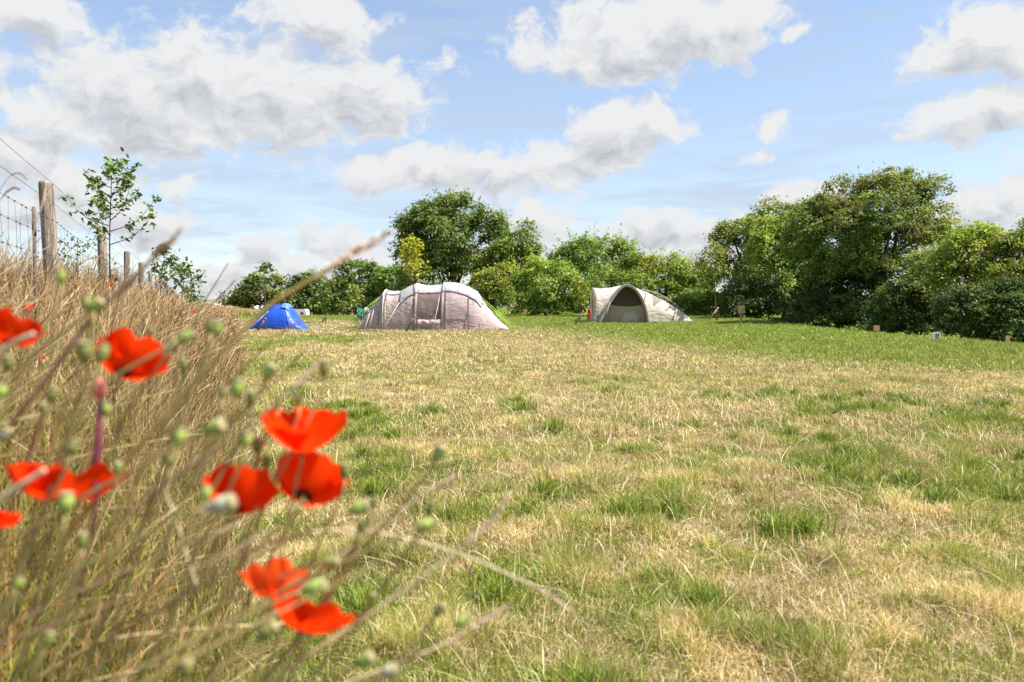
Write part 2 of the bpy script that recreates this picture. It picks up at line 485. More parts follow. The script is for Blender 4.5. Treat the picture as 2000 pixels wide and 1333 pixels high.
# ------------------------------------------------------------------ grasses
def blades(x, y, h, w, colr, lean=0.35, leandir=None, seg=2, rng=RNG, tipcol=None):
    """flat tapering blades; returns verts, tris, cols"""
    n = len(x)
    z = terrain(x, y) - 0.004
    az = rng.uniform(0, 2 * np.pi, n)
    wx, wy = np.cos(az), np.sin(az)
    la = rng.uniform(0, 2 * np.pi, n)
    lx, ly = np.cos(la), np.sin(la)
    if leandir is not None:
        lx, ly = lx + leandir[0], ly + leandir[1]
        q = np.hypot(lx, ly); lx, ly = lx / q, ly / q
    b = np.abs(rng.normal(0, lean, n)) + 0.08
    V, C = [], []
    for k in range(seg + 1):
        t = k / seg
        px = x + lx * h * b * t ** 1.6
        py = y + ly * h * b * t ** 1.6
        pz = z + h * (t - 0.28 * np.minimum(b, 1.6) * t * t)
        c = colr * (0.92 + 0.16 * t) if tipcol is None else colr * (1 - t) + tipcol * t
        if k < seg:
            ww = w * (1 - 0.45 * t) * 0.5
            V.append(np.stack([px - wx * ww, py - wy * ww, pz], 1)); V.append(np.stack([px + wx * ww, py + wy * ww, pz], 1))
            C += [c, c]
        else:
            V.append(np.stack([px, py, pz], 1)); C.append(c)
    m = 2 * seg + 1
    V = np.stack(V, 1).reshape(-1, 3); C = np.stack(C, 1).reshape(-1, 3)
    base = (np.arange(n) * m)[:, None]
    tris = []
    for k in range(seg - 1):
        tris += [base + np.array([[2 * k, 2 * k + 1, 2 * k + 3]]), base + np.array([[2 * k, 2 * k + 3, 2 * k + 2]])]
    tris.append(base + np.array([[2 * seg - 2, 2 * seg - 1, 2 * seg]]))
    return V, np.concatenate(tris), C

def pal(n, cols, rng=RNG, var=0.18):
    cols = np.array(cols); i = rng.integers(0, len(cols), n)
    c = cols[i] * rng.uniform(1 - var, 1 + var, (n, 1)) * rng.uniform(0.94, 1.06, (n, 3))
    return c

def wedge(n, y0, y1, margin=1.12, power=1.0, rng=RNG):
    """points in the visible wedge, uniform by area between two distances"""
    y = np.sqrt(rng.uniform(y0 * y0, y1 * y1, n))
    x = rng.uniform(-1, 1, n) * y * 0.6428 * margin + rng.uniform(-0.3, 0.3, n)
    return x, y

STRAW = [(0.68, 0.53, 0.29), (0.53, 0.40, 0.195), (0.82, 0.68, 0.44), (0.37, 0.25, 0.115), (0.60, 0.46, 0.22)]
GREEN = [(0.17, 0.24, 0.025), (0.22, 0.28, 0.035), (0.12, 0.19, 0.025), (0.26, 0.30, 0.04), (0.17, 0.22, 0.05)]
YGREEN = [(0.36, 0.36, 0.06), (0.43, 0.39, 0.08), (0.30, 0.32, 0.05)]

def build_lawn():
    VS, TS, CS = [], [], []; off = 0
    bands = [  # y0, y1, count, height, width
        (1.5, 3.2, 160000, 0.052, 0.0027), (3.2, 6.0, 220000, 0.052, 0.0036), (6.0, 12.0, 240000, 0.052, 0.0064),
        (12.0, 24.0, 230000, 0.060, 0.0125), (24.0, 60.0, 240000, 0.062, 0.026)]
    for (y0, y1, n, h, w) in bands:
        x, y = wedge(n, y0, y1)
        ok = (x > edge_x(y) - 0.15) & (x < 17.5)
        x, y = x[ok], y[ok]; n = len(x)
        g = greenness(x, y)
        fine = fbm(x * 6.5, y * 5.0, 121, 3)
        isg = RNG.uniform(0, 1, n) < g * (0.74 + 0.2 * ss(y, 12, 28)) + 0.05 + 0.50 * ss(fine, 0.49, 0.66) * (1 - g) * (1 - 0.75 * ss(y, 5, 13))
        mid = (RNG.uniform(0, 1, n) < 0.36)
        c = np.where(isg[:, None], np.where(mid[:, None], pal(n, YGREEN), pal(n, GREEN)), np.where((RNG.uniform(0, 1, n) < 0.14)[:, None], pal(n, YGREEN), pal(n, STRAW)))
        c = c * (0.66 + 0.72 * fbm(x * 3.6 + 9, y * 2.8, 137, 3))[:, None]
        tuft = fbm(x * 4.6, y * 4.2, 91, 3)
        hh = h * 0.86 * (0.30 + 0.75 * RNG.uniform(0, 1, n) ** 1.5 + 1.45 * ss(tuft, 0.50, 0.72)) * np.where(isg, 1.1, 0.9)
        V, T, C = blades(x, y, hh, w * RNG.uniform(0.6, 1.3, n), c, lean=np.where(isg, 0.5, 0.95))
        VS.append(V); TS.append(T + off); CS.append(C); off += len(V)
    # tussocks of longer green grass in the foreground
    nt_ = 420
    tx, ty = wedge(nt_, 1.7, 9.5)
    ok = (tx > edge_x(ty) + 0.1) & (greenness(tx, ty) > 0.45)
    tx, ty = tx[ok], ty[ok]
    for cx, cy in zip(tx, ty):
        m = int(RNG.integers(120, 260)); r = RNG.uniform(0.05, 0.17)
        an = RNG.uniform(0, 2 * np.pi, m); q = r * np.abs(RNG.normal(0, 0.6, m))
        x, y = cx + q * np.cos(an), cy + q * np.sin(an)
        V, T, C = blades(x, y, RNG.uniform(0.05, 0.135, m), np.full(m, 0.0036 + 0.0006 * cy), pal(m, GREEN + YGREEN[:1]), lean=0.6, seg=3)
        VS.append(V); TS.append(T + off); CS.append(C); off += len(V)
    # dead straw stems lying and standing here and there
    x, y = wedge(9000, 1.6, 9.0); ok = x > edge_x(y); x, y = x[ok], y[ok]; m = len(x)
    V, T, C = blades(x, y, RNG.uniform(0.06, 0.15, m), np.full(m, 0.0032) * (0.6 + 0.15 * y), pal(m, STRAW[:3]), lean=1.0, seg=3)
    VS.append(V); TS.append(T + off); CS.append(C)
    o = raw_mesh('lawn_grass', np.concatenate(VS), np.concatenate(TS), M_GRASS, np.concatenate(CS))
    o['kind'] = 'stuff'; tag(o, 'short mown grass half dried to straw with green patches', 'grass')
build_lawn()

def stalks(root, h, lean, rad, col, headcol, headfrac, headrad, K=7, sides=3):
    """many thin round stems with a seed head; root (n,3), lean (n,2)"""
    n = len(root)
    rings, cols = [], []
    ang = RNG.uniform(0, 2 * np.pi, n)
    ph = RNG.uniform(0, 6.28, n)
    ts = np.concatenate([np.linspace(0, 0.72, K - 4), [0.80, 0.87, 0.94, 1.0]])
    L2 = np.hypot(lean[:, 0], lean[:, 1])
    cen = []
    for t in ts:
        wob = 0.012 * np.sin(ph + 5 * t)
        c = np.stack([root[:, 0] + lean[:, 0] * h * t ** 1.7 + wob * h, root[:, 1] + lean[:, 1] * h * t ** 1.7, root[:, 2] + h * (t - 0.30 * np.minimum(L2, 1.3) * t ** 2.2)], 1)
        cen.append(c)
    for i, t in enumerate(ts):
        tg = cen[min(i + 1, len(ts) - 1)] - cen[max(i - 1, 0)]
        tg /= np.linalg.norm(tg, axis=1, keepdims=True)
        e1 = np.cross(tg, np.array([0.31, -0.77, 0.2])); e1 /= np.linalg.norm(e1, axis=1, keepdims=True)
        e2 = np.cross(tg, e1)
        hd = ss(np.full(n, t), 1 - headfrac - 0.04, 1 - headfrac + 0.06)
        r = rad * (1 - 0.6 * t) * (1 - hd) + headrad * hd * (1.0 if t < 0.95 else 0.35) * (0.75 + 0.5 * (i % 2))
        c = col * (1 - hd)[:, None] + headcol * hd[:, None]
        for k in range(sides):
            an = ang + 2 * np.pi * k / sides
            rings.append(cen[i] + e1 * (np.cos(an) * r)[:, None] + e2 * (np.sin(an) * r)[:, None]); cols.append(c)
    V = np.stack(rings, 1).reshape(-1, 3); C = np.stack(cols, 1).reshape(-1, 3)
    m = len(ts) * sides
    base = (np.arange(n) * m)[:, None]
    fs = []
    for i in range(len(ts) - 1):
        for k in range(sides):
            k2 = (k + 1) % sides
            fs.append(base + np.array([[i * sides + k, i * sides + k2, (i + 1) * sides + k2, (i + 1) * sides + k]]))
    return V, np.concatenate(fs), C, cen

DRY = [(0.510, 0.374, 0.149), (0.372, 0.253, 0.103), (0.686, 0.546, 0.279), (0.274, 0.172, 0.075), (0.461, 0.365, 0.130), (0.568, 0.425, 0.186)]
OLIVE = [(0.264, 0.264, 0.072), (0.192, 0.228, 0.054), (0.336, 0.300, 0.096)]
HEADS = [(0.529, 0.365, 0.186), (0.412, 0.253, 0.130), (0.647, 0.496, 0.279), (0.314, 0.182, 0.103)]
TOPX = [-400, 0, 60, 130, 240, 330, 380, 430, 480, 560, 640]
TOPY = [470, 496, 500, 520, 548, 588, 606, 625, 655, 800, 1000]

def build_bank_grass():
    VS, FS, CS = [], [], []; off = 0
    # distance band, count, stem radius, height range
    for (y0, y1, n, rad, h0, h1, head) in ((0.42, 0.9, 520, 0.0007, 0.22, 0.62, 0.0012), (0.9, 2.0, 1500, 0.0008, 0.28, 0.66, 0.0011),
                                          (2.0, 5.0, 9500, 0.0010, 0.30, 0.92, 0.0014), (5.0, 12.0, 16000, 0.0017, 0.34, 0.94, 0.0026),
                                          (12.0, 30.0, 20000, 0.0055, 0.36, 0.75, 0.012), (30.0, 75.0, 16000, 0.012, 0.35, 0.7, 0.026)):
        y = np.sqrt(RNG.uniform(y0 * y0, y1 * y1, n)) if y0 > 1 else RNG.uniform(y0, y1, n)
        xb, xf = edge_x(y), fence_x(y)
        x = xb + 0.05 - RNG.uniform(0, 1, n) ** 0.9 * (xb - xf + (0.55 if y0 < 2 else 1.6))
        h = RNG.uniform(h0, h1, n) * (0.55 + 0.45 * ss(xb - x, 0.0, 0.35)) * (0.8 + 0.4 * fbm(x * 1.5, y * 1.0, 63, 2))
        near = y0 < 2
        lx = RNG.normal(0.52 if y0 < 0.8 else (0.30 if near else 0.04), 0.40 if near else 0.30, n); ly = RNG.normal(-0.03, 0.30, n)
        root = np.stack([x, y, terrain(x, y) - 0.01], 1)
        dens = fbm(x * 2.0, y * 1.4, 77, 3)
        c = np.where((RNG.uniform(0, 1, n) < (0.38 if near else 0.27))[:, None], pal(n, OLIVE), pal(n, DRY, var=0.25))
        c = c * (0.50 + 1.0 * fbm(x * 5.0, y * 3.0, 171, 3))[:, None] * RNG.uniform(0.7, 1.25, (n, 1))
        if near:
            pick = RNG.uniform(0, 1, n)[:, None]
            c = np.where(pick < 0.22, pal(n, [(0.30, 0.36, 0.06), (0.38, 0.40, 0.08), (0.22, 0.29, 0.05)]), np.where(pick > 0.84, pal(n, [(0.66, 0.28, 0.09), (0.48, 0.20, 0.08), (0.70, 0.42, 0.13)]), c * np.array([1.42, 1.12, 0.68])))
        hf = RNG.uniform(0.16, 0.3, n)
        V, Fc, C, cen = stalks(root, h, np.stack([lx, ly], 1), rad * RNG.uniform(0.7, 1.4, n), c, pal(n, HEADS, var=0.25), 0.25, head * RNG.uniform(0.5, 1.2, n))
        keep = np.ones(n, bool)
        allow = RNG.uniform(0, 1, n) ** 3 * (95 if near else 85)
        for cc in cen[2:]:
            px, py, f = to_px(cc)
            lim = np.interp(px, TOPX, TOPY)
            keep &= (py > lim - allow) & (f > 0.24)
            if near: keep &= (px < 600 + allow * 1.3) 
        m = len(cen) * 3
        fk = np.tile(keep, len(Fc) // n)
        VS.append(V); FS.append(Fc[fk] + off); CS.append(C); off += len(V)
    V = np.concatenate(VS); Fc = np.concatenate(FS); C = np.concatenate(CS)
    used = np.zeros(len(V), bool); used[Fc.ravel()] = True
    remap = np.cumsum(used) - 1
    o = raw_mesh('meadow_grass', V[used], remap[Fc], M_STALK, C[used], True)
    o['kind'] = 'stuff'; tag(o, 'tall dry brown meadow grass covering the bank below the fence', 'grass')
    # low leafy undergrowth at the foot of the stems
    VS, TS, CS = [], [], []; off = 0
    for (y0, y1, n, h, w) in ((0.4, 2.0, 9000, 0.34, 0.0045), (2.0, 6.0, 26000, 0.32, 0.006), (6.0, 20.0, 32000, 0.34, 0.013), (20.0, 75.0, 26000, 0.36, 0.035)):
        y = np.sqrt(RNG.uniform(y0 * y0, y1 * y1, n)) if y0 > 1 else RNG.uniform(y0, y1, n)
        xb, xf = edge_x(y), fence_x(y)
        x = xb + 0.08 - RNG.uniform(0, 1, n) * (xb - xf + 1.2)
        hh = h * RNG.uniform(0.4, 1.15, n) * (0.45 + 0.55 * ss(xb - x, 0, 0.4))
        c = np.where((RNG.uniform(0, 1, n) < 0.5)[:, None], pal(n, OLIVE + GREEN[:1]) * 0.8, pal(n, DRY[:2] + DRY[3:5], var=0.25) * 0.75)
        if y0 < 2: c = c * 0.72
        if y0 < 3: c = np.where((RNG.uniform(0, 1, n) < 0.30)[:, None], pal(n, GREEN + YGREEN), c)
        V, T, C = blades(x, y, hh, w * RNG.uniform(0.6, 1.3, n), c, lean=0.55, leandir=(0.25, 0.0), seg=3)
        VS.append(V); TS.append(T + off); CS.append(C); off += len(V)
    # rough grass of the far meadow on the skyline left of the blue tent
    n = 26000
    y = RNG.uniform(58, 118, n); x = y * RNG.uniform(-0.42, -0.275, n)
    hh = RNG.uniform(0.2, 0.6, n) * ss(-0.275 - x / y, -0.01, 0.05)
    V, T, C = blades(x, y, hh + 0.05, np.full(n, 0.05), np.where((RNG.uniform(0, 1, n) < 0.3)[:, None], pal(n, OLIVE + GREEN), pal(n, STRAW + DRY)), lean=0.3)
    VS.append(V); TS.append(T + off); CS.append(C)
    o = raw_mesh('rough_grass', np.concatenate(VS), np.concatenate(TS), M_STALK, np.concatenate(CS))
    o['kind'] = 'stuff'; tag(o, 'low olive and straw leaves among the meadow stems', 'undergrowth')
build_bank_grass()

# ------------------------------------------------------------------ trees, shrubs
def crown_arrays(ells, n, clump_r, leaf, colors, droop=0.0, up=0.55, lumps=0.22, shoots=0, shoot_len=1.0, per=30, seed=1, shell=0.5, masses=18):
    """ells: list of (centre, (rx, ry, rz)) in world units -> verts, quads, cols, clump centres"""
    rng = np.random.default_rng(seed)
    areas = np.array([r[0] * r[2] for c, r in ells]); areas = areas / areas.sum()
    colors = np.array(colors)
    Pn, On, Cc, CL, Lf = [], [], [], [], []
    for (c, r), sh in zip(ells, areas):
        nc = max(6, int(n * sh / per))
        nl = max(7, int(masses * (0.6 + sh)))
        ld = rng.normal(0, 1, (nl, 3)); ld /= np.linalg.norm(ld, axis=1, keepdims=True)
        ld[:, 2] = np.where(ld[:, 2] < -0.6, -ld[:, 2], ld[:, 2])
        lr = rng.uniform(0.24, 0.46, nl) * (1 + lumps * 0.4)
        lc = ld * (rng.uniform(0.62, 0.90, nl) * (1 + lumps * rng.normal(0, 0.35, nl)))[:, None]
        lcol = rng.uniform(0.75, 1.25, nl); lci = rng.integers(0, len(colors), nl)
        pk = rng.choice(nl, nc, p=lr ** 2 / (lr ** 2).sum())
        d = rng.normal(0, 1, (nc, 3)) + ld[pk] * 0.9 + np.array([0, 0, 0.25]); d /= np.linalg.norm(d, axis=1, keepdims=True)
        fr = 1 - shell * rng.uniform(0, 1, nc) ** 2.2
        cc = np.array(c) + (lc[pk] + d * (lr[pk] * fr)[:, None]) * np.array(r)
        d = d * 0.75 + ld[pk] * 0.25; d /= np.linalg.norm(d, axis=1, keepdims=True)
        CL.append(cc)
        ci = np.where(rng.uniform(0, 1, nc) < 0.6, lci[pk], rng.integers(0, len(colors), nc))
        ccol = colors[ci] * (lcol[pk] * rng.uniform(0.72, 1.3, nc))[:, None] * rng.uniform(0.93, 1.07, (nc, 3))
        rr = clump_r * 0.72 * rng.uniform(0.5, 1.45, nc)
        k = per
        off = rng.normal(0, 1, (nc, k, 3)) * np.array([0.62, 0.62, 0.42])
        off[:, :, 2] -= droop * np.abs(rng.normal(0, 0.7, (nc, k)))
        p = cc[:, None, :] + off * rr[:, None, None]
        Pn.append(p.reshape(-1, 3)); On.append(np.repeat(d, k, 0)); Cc.append(np.repeat(ccol, k, 0)); Lf.append(np.ones(nc * k))
        if shoots:
            ns = max(1, int(shoots * sh))
            d2 = rng.normal(0, 1, (ns, 3)); d2[:, 2] = np.abs(d2[:, 2]) + 0.35; d2 /= np.linalg.norm(d2, axis=1, keepdims=True)
            st = np.array(c) + d2 * np.array(r) * 0.95
            dirn = d2 * 0.6 + np.array([0, 0, 0.8]) + rng.normal(0, 0.25, (ns, 3)); dirn /= np.linalg.norm(dirn, axis=1, keepdims=True)
            ln = shoot_len * rng.uniform(0.4, 1.2, ns)
            kk = 16
            t = rng.uniform(-0.35, 1, (ns, kk))
            p = st[:, None, :] + dirn[:, None, :] * (t * ln[:, None])[:, :, None] + rng.normal(0, 1, (ns, kk, 3)) * (leaf * 0.75 * (1.25 - t))[:, :, None]
            Pn.append(p.reshape(-1, 3)); On.append(np.repeat(dirn, kk, 0)); Cc.append(np.repeat(colors[rng.integers(0, len(colors), ns)] * rng.uniform(0.8, 1.25, (ns, 1)), kk, 0)); Lf.append(np.full(ns * kk, 0.85))
    p = np.concatenate(Pn); d = np.concatenate(On); c = np.concatenate(Cc); lf = np.concatenate(Lf)
    m = len(p)
    nrm = d * 0.45 + np.array([0, 0, up]) + rng.normal(0, 0.55, (m, 3)); nrm /= np.linalg.norm(nrm, axis=1, keepdims=True)
    ax = d * 0.8 + np.array([0, 0, -droop * 0.9 - 0.15]) + rng.normal(0, 0.6, (m, 3))
    ax -= nrm * (ax * nrm).sum(1, keepdims=True); ax /= np.linalg.norm(ax, axis=1, keepdims=True) + 1e-9
    sd_ = np.cross(nrm, ax)
    sz = leaf * lf * rng.uniform(0.55, 1.3, m)
    c = c * rng.uniform(0.8, 1.25, (m, 1))
    l2, w2 = (sz * 0.5)[:, None], (sz * 0.30)[:, None]
    fold = nrm * (sz * 0.10)[:, None]
    v = np.stack([p - ax * l2, p + sd_ * w2 + fold - ax * l2 * 0.1, p + ax * l2, p - sd_ * w2 + fold - ax * l2 * 0.1], 1).reshape(-1, 3)
    q = np.arange(4 * m).reshape(-1, 4)
    f = np.concatenate([q[:, [0, 1, 2]], q[:, [0, 2, 3]]])
    return v, f, np.repeat(c, 4, 0), np.concatenate(CL)

def ell_px(Y, cx, cy, rx, ry, depth=0.9):
    k = Y / F
    return (P(cx, cy, Y), (rx * k, max(rx, ry * 0.8) * k * depth, ry * k))

def tree(name, label, cat, Y, base_px, ells, n, leaf, colors, group=None, clump=0.5, trunk_r=0.12, limbs=10, seed=1, base_y=None, **kw):
    es = [ell_px(Y + (e[4] if len(e) > 4 else 0), *e[:4]) for e in ells]
    bx = P(base_px, 600, Y).x
    gz = tz(bx, Y)
    root = thing(name, (bx, Y, gz), label, cat, group)
    v, f, c, cl = crown_arrays(es, n, clump, leaf, colors, seed=seed, **kw)
    zmin = terrain(v[:, 0], v[:, 1])
    org = np.array([bx, Y, gz])
    v[:, 2] = np.maximum(v[:, 2], zmin + 0.02 + np.random.default_rng(seed).uniform(0, 0.25, len(v)) * (v[:, 2] < zmin))
    raw_mesh('crown', v - org, f, M_LEAF, c, False, root)
    tr = MB()
    top = np.mean([np.array(e[0]) for e in es], 0)
    yb = max(Y, float(top[1])) + 0.25
    p0 = Vector((bx, yb, gz - 0.1)); p1 = Vector((bx * 0.6 + top[0] * 0.4, yb, gz + (top[2] - gz) * 0.55)); p2 = Vector((top[0], top[1], top[2] + 0.3 * (v[:, 2].max() - top[2])))
    path = smooth_path([p0, p1, p2], 9)
    tr.tube(path, [trunk_r * (1.25 if i == 0 else 1 - 0.09 * i) for i in range(9)], 8)
    rng = random.Random(seed)
    for k in range(limbs):
        tgt = Vector(cl[rng.randrange(len(cl))])
        st = path[rng.randrange(2, 7)]
        mid = st.lerp(tgt, 0.5) + Vector((rng.uniform(-.2, .2), rng.uniform(-.2, .2), 0.1 * (tgt - st).length))
        tr.tube(smooth_path([st, mid, tgt], 6), [trunk_r * 0.5 * (1 - 0.16 * i) for i in range(6)], 5)
    tr.build('trunk', M_BARK, root)
    return root

DK = [(0.092, 0.149, 0.029), (0.120, 0.176, 0.032), (0.079, 0.124, 0.032), (0.150, 0.197, 0.039)]
MIDG = [(0.155, 0.231, 0.032), (0.197, 0.268, 0.035), (0.124, 0.194, 0.035), (0.238, 0.295, 0.046)]
BRT = [(0.202, 0.300, 0.037), (0.269, 0.350, 0.053), (0.164, 0.247, 0.033), (0.326, 0.376, 0.060)]
YEL = [(0.282, 0.300, 0.038), (0.367, 0.347, 0.051), (0.216, 0.261, 0.038), (0.184, 0.242, 0.034)]
OLV = [(0.174, 0.218, 0.047), (0.226, 0.250, 0.058), (0.144, 0.192, 0.041), (0.268, 0.261, 0.068), (0.309, 0.228, 0.059)]
PALE = [(0.288, 0.324, 0.099), (0.372, 0.392, 0.132), (0.219, 0.271, 0.066), (0.169, 0.234, 0.046)]
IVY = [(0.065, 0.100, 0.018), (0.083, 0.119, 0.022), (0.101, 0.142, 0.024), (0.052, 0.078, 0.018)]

G_FAR = 'trees beyond the far edge of the field'
tree('bushy_tree', 'low rounded dark olive tree at the far end, behind the blue tent', 'tree', 125, 505, [(512, 580, 42, 36), (470, 592, 26, 24), (545, 592, 22, 26)], 9000, 0.52, OLV[:3] + DK[:2] + [(0.15, 0.15, 0.03)], G_FAR, 1.1, 0.2, seed=3)
tree('round_tree', 'dark green tree standing behind the white caravan', 'tree', 128, 600, [(606, 582, 40, 42), (580, 590, 26, 30), (630, 600, 26, 26)], 8000, 0.52, DK + MIDG[:1], G_FAR, 1.1, 0.22, seed=4)
tree('broad_tree', 'broad green tree just left of the pink tent, against the sky', 'tree', 118, 695, [(695, 562, 46, 46), (725, 585, 40, 40), (668, 585, 30, 36), (700, 600, 60, 22)], 14000, 0.46, DK + MIDG, G_FAR, 1.0, 0.25, seed=5)
tree('filler_tree', 'dark tree filling the dip between the broad tree and the great beech', 'tree', 104, 765, [(768, 565, 36, 40), (785, 590, 36, 30), (745, 598, 34, 26)], 8000, 0.40, DK + MIDG[:2], G_FAR, 0.9, 0.2, seed=6)
tree('beech_tree', 'very tall domed beech with drooping sprays rising behind the pink tent', 'tree', 90, 885, [(880, 462, 84, 76), (828, 480, 52, 72), (800, 520, 38, 72), (935, 490, 58, 76), (870, 540, 100, 62), (960, 545, 50, 50), (890, 420, 50, 34)], 42000, 0.36, [(0.145, 0.20, 0.04), (0.185, 0.225, 0.05), (0.105, 0.16, 0.038), (0.21, 0.23, 0.058)], G_FAR, 0.8, 0.45, 26, seed=7, droop=0.75, lumps=0.34, shoots=150, shoot_len=1.3, shell=0.6)
tree('hornbeam_tree', 'smaller rounded dark tree touching the right side of the great beech', 'tree', 86, 1012, [(1012, 500, 42, 54), (985, 530, 42, 52), (1035, 520, 26, 44), (1010, 560, 50, 40)], 15000, 0.34, MIDG[:3] + OLV[:3], G_FAR, 0.7, 0.25, 14, seed=8, droop=0.5, shoots=50, lumps=0.32)

G_HEDGE = 'hedgerow shrubs and trees along the back of the field'
tree('field_maple', 'yellow green hedge shrub behind the right end of the pink tent', 'shrub', 66, 965, [(962, 575, 48, 38), (930, 592, 36, 30), (995, 560, 36, 34)], 10000, 0.24, YEL + [(0.16, 0.12, 0.03)], G_HEDGE, 0.55, 0.12, seed=9, lumps=0.3, shoots=30)
tree('hazel_shrub', 'bright green bushy shrub left of the beige tent, behind the young yellow sapling', 'shrub', 60, 1065, [(1065, 562, 58, 46), (1030, 585, 44, 36), (1105, 580, 42, 42), (1070, 605, 64, 22)], 16000, 0.21, BRT, G_HEDGE, 0.5, 0.12, seed=10, lumps=0.4, shoots=40)
tree('cherry_tree', 'green cherry tree with upright leafy shoots rising behind the beige tent', 'tree', 66, 1170, [(1165, 510, 66, 46), (1115, 520, 46, 34), (1215, 520, 44, 38), (1170, 550, 90, 38)], 18000, 0.25, MIDG + BRT[:2], G_HEDGE, 0.55, 0.16, 14, seed=11, lumps=0.4, shoots=110, shoot_len=1.5)
tree('elder_shrub', 'dark green shrub mass directly behind the arch of the beige tent', 'shrub', 58, 1195, [(1195, 575, 66, 40), (1150, 590, 46, 32), (1240, 585, 46, 40)], 12000, 0.2, MIDG, G_HEDGE, 0.5, 0.12, seed=12, shoots=30)
tree('plum_tree', 'mid green hedge tree above the sloping tail of the beige tent', 'tree', 60, 1295, [(1285, 545, 62, 46), (1335, 552, 46, 44), (1240, 545, 40, 38), (1300, 580, 86, 36), (1370, 560, 22, 40)], 20000, 0.21, MIDG + YEL[:2], G_HEDGE, 0.5, 0.14, 12, seed=13, lumps=0.4, shoots=70, shoot_len=0.9)
tree('bramble_shrub', 'low bright shrub right of the beige tent, beneath the gap in the trees', 'shrub', 56, 1365, [(1362, 600, 44, 28), (1325, 605, 40, 26), (1388, 610, 22, 20)], 9000, 0.19, BRT + MIDG[:1], G_HEDGE, 0.42, 0.08, 6, seed=14, shoots=20)

G_RIGHT = 'trees and shrubs of the tall hedge on the right'
tree('olive_tree', 'grey olive tree at the left end of the tall hedge, beside the sky gap', 'tree', 54, 1462, [(1465, 495, 68, 66), (1430, 500, 46, 56), (1510, 470, 62, 56), (1560, 455, 44, 50), (1470, 560, 62, 46), (1420, 545, 30, 40)], 24000, 0.185, OLV[:4] + MIDG[:2], G_RIGHT, 0.42, 0.16, 16, seed=15, lumps=0.38, shoots=90, shoot_len=0.8)
tree('sycamore_shrub', 'fresh bright green shrub half way up the tall hedge, below its highest crown', 'shrub', 49, 1535, [(1535, 478, 52, 46), (1500, 500, 42, 46), (1570, 510, 46, 50), (1540, 550, 62, 44)], 18000, 0.18, BRT + MIDG[:2], G_RIGHT, 0.42, 0.12, seed=16, lumps=0.4, shoots=40, shoot_len=0.6)
tree('maple_tree', 'tallest tree of the hedge, olive green crown tinged with rusty seed clusters', 'tree', 42, 1722, [(1725, 430, 108, 72), (1650, 460, 68, 62), (1790, 450, 62, 78), (1590, 465, 50, 60), (1605, 425, 40, 40), (1690, 520, 90, 60), (1720, 500, 130, 74), (1620, 500, 52, 62), (1740, 382, 66, 36), (1700, 380, 40, 34), (1830, 470, 26, 40), (1730, 540, 110, 40)], 70000, 0.15, OLV[:4] + MIDG[:3] + [(0.26, 0.19, 0.07), (0.16, 0.21, 0.04), (0.20, 0.24, 0.05)], G_RIGHT, 0.36, 0.22, 24, seed=17, lumps=0.36, shoots=240, shoot_len=0.8)
tree('privet_shrub', 'pale leaved shrub lighting up the dark hedge right of its tallest tree', 'shrub', 36.5, 1805, [(1808, 545, 36, 46), (1790, 580, 44, 34), (1835, 520, 30, 40), (1825, 580, 34, 36)], 12000, 0.135, PALE, G_RIGHT, 0.3, 0.08, seed=18, lumps=0.35, shoots=50, shoot_len=0.5)
tree('willow_shrub', 'yellow green bushy top with ragged shoots near the right end of the hedge', 'shrub', 34, 1900, [(1905, 508, 58, 56), (1862, 505, 44, 54), (1940, 520, 42, 52), (1900, 560, 62, 44)], 20000, 0.135, YEL + BRT[:2] + PALE[:1], G_RIGHT, 0.33, 0.1, 12, seed=19, lumps=0.34, shoots=110, shoot_len=0.6)
tree('hawthorn_tree', 'green hedge tree at the right edge, ragged top against white cloud', 'tree', 32.5, 1995, [(2000, 500, 44, 44), (1970, 530, 44, 54), (2040, 500, 50, 60), (2000, 570, 70, 60)], 22000, 0.12, YEL[:2] + MIDG + BRT[:1], G_RIGHT, 0.3, 0.12, 12, seed=20, lumps=0.34, shoots=90, shoot_len=0.5)
G_IVY = 'dark ivy covered bases of the tall hedge'
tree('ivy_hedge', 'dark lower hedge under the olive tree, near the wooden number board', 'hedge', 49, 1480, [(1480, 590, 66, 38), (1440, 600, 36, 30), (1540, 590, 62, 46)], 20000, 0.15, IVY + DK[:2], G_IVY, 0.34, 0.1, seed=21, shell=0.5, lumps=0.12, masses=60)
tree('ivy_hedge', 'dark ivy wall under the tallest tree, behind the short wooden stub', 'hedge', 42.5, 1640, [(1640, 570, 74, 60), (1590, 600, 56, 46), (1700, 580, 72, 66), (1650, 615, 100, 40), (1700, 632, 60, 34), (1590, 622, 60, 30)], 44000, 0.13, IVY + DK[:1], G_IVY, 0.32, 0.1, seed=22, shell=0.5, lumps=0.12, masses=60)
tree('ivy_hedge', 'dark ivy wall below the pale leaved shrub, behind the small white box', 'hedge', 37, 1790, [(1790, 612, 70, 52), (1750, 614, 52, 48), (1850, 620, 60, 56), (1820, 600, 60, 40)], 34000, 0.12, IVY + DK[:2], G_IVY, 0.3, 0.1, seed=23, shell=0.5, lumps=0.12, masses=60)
tree('ivy_hedge', 'dark ivy wall at the right edge under the ragged hedge tops', 'hedge', 29.5, 1940, [(1935, 622, 72, 60), (1885, 622, 52, 54), (2010, 634, 70, 70), (1960, 600, 60, 50)], 40000, 0.105, IVY + DK[:1], G_IVY, 0.27, 0.1, seed=24, shell=0.5, lumps=0.12, masses=60)

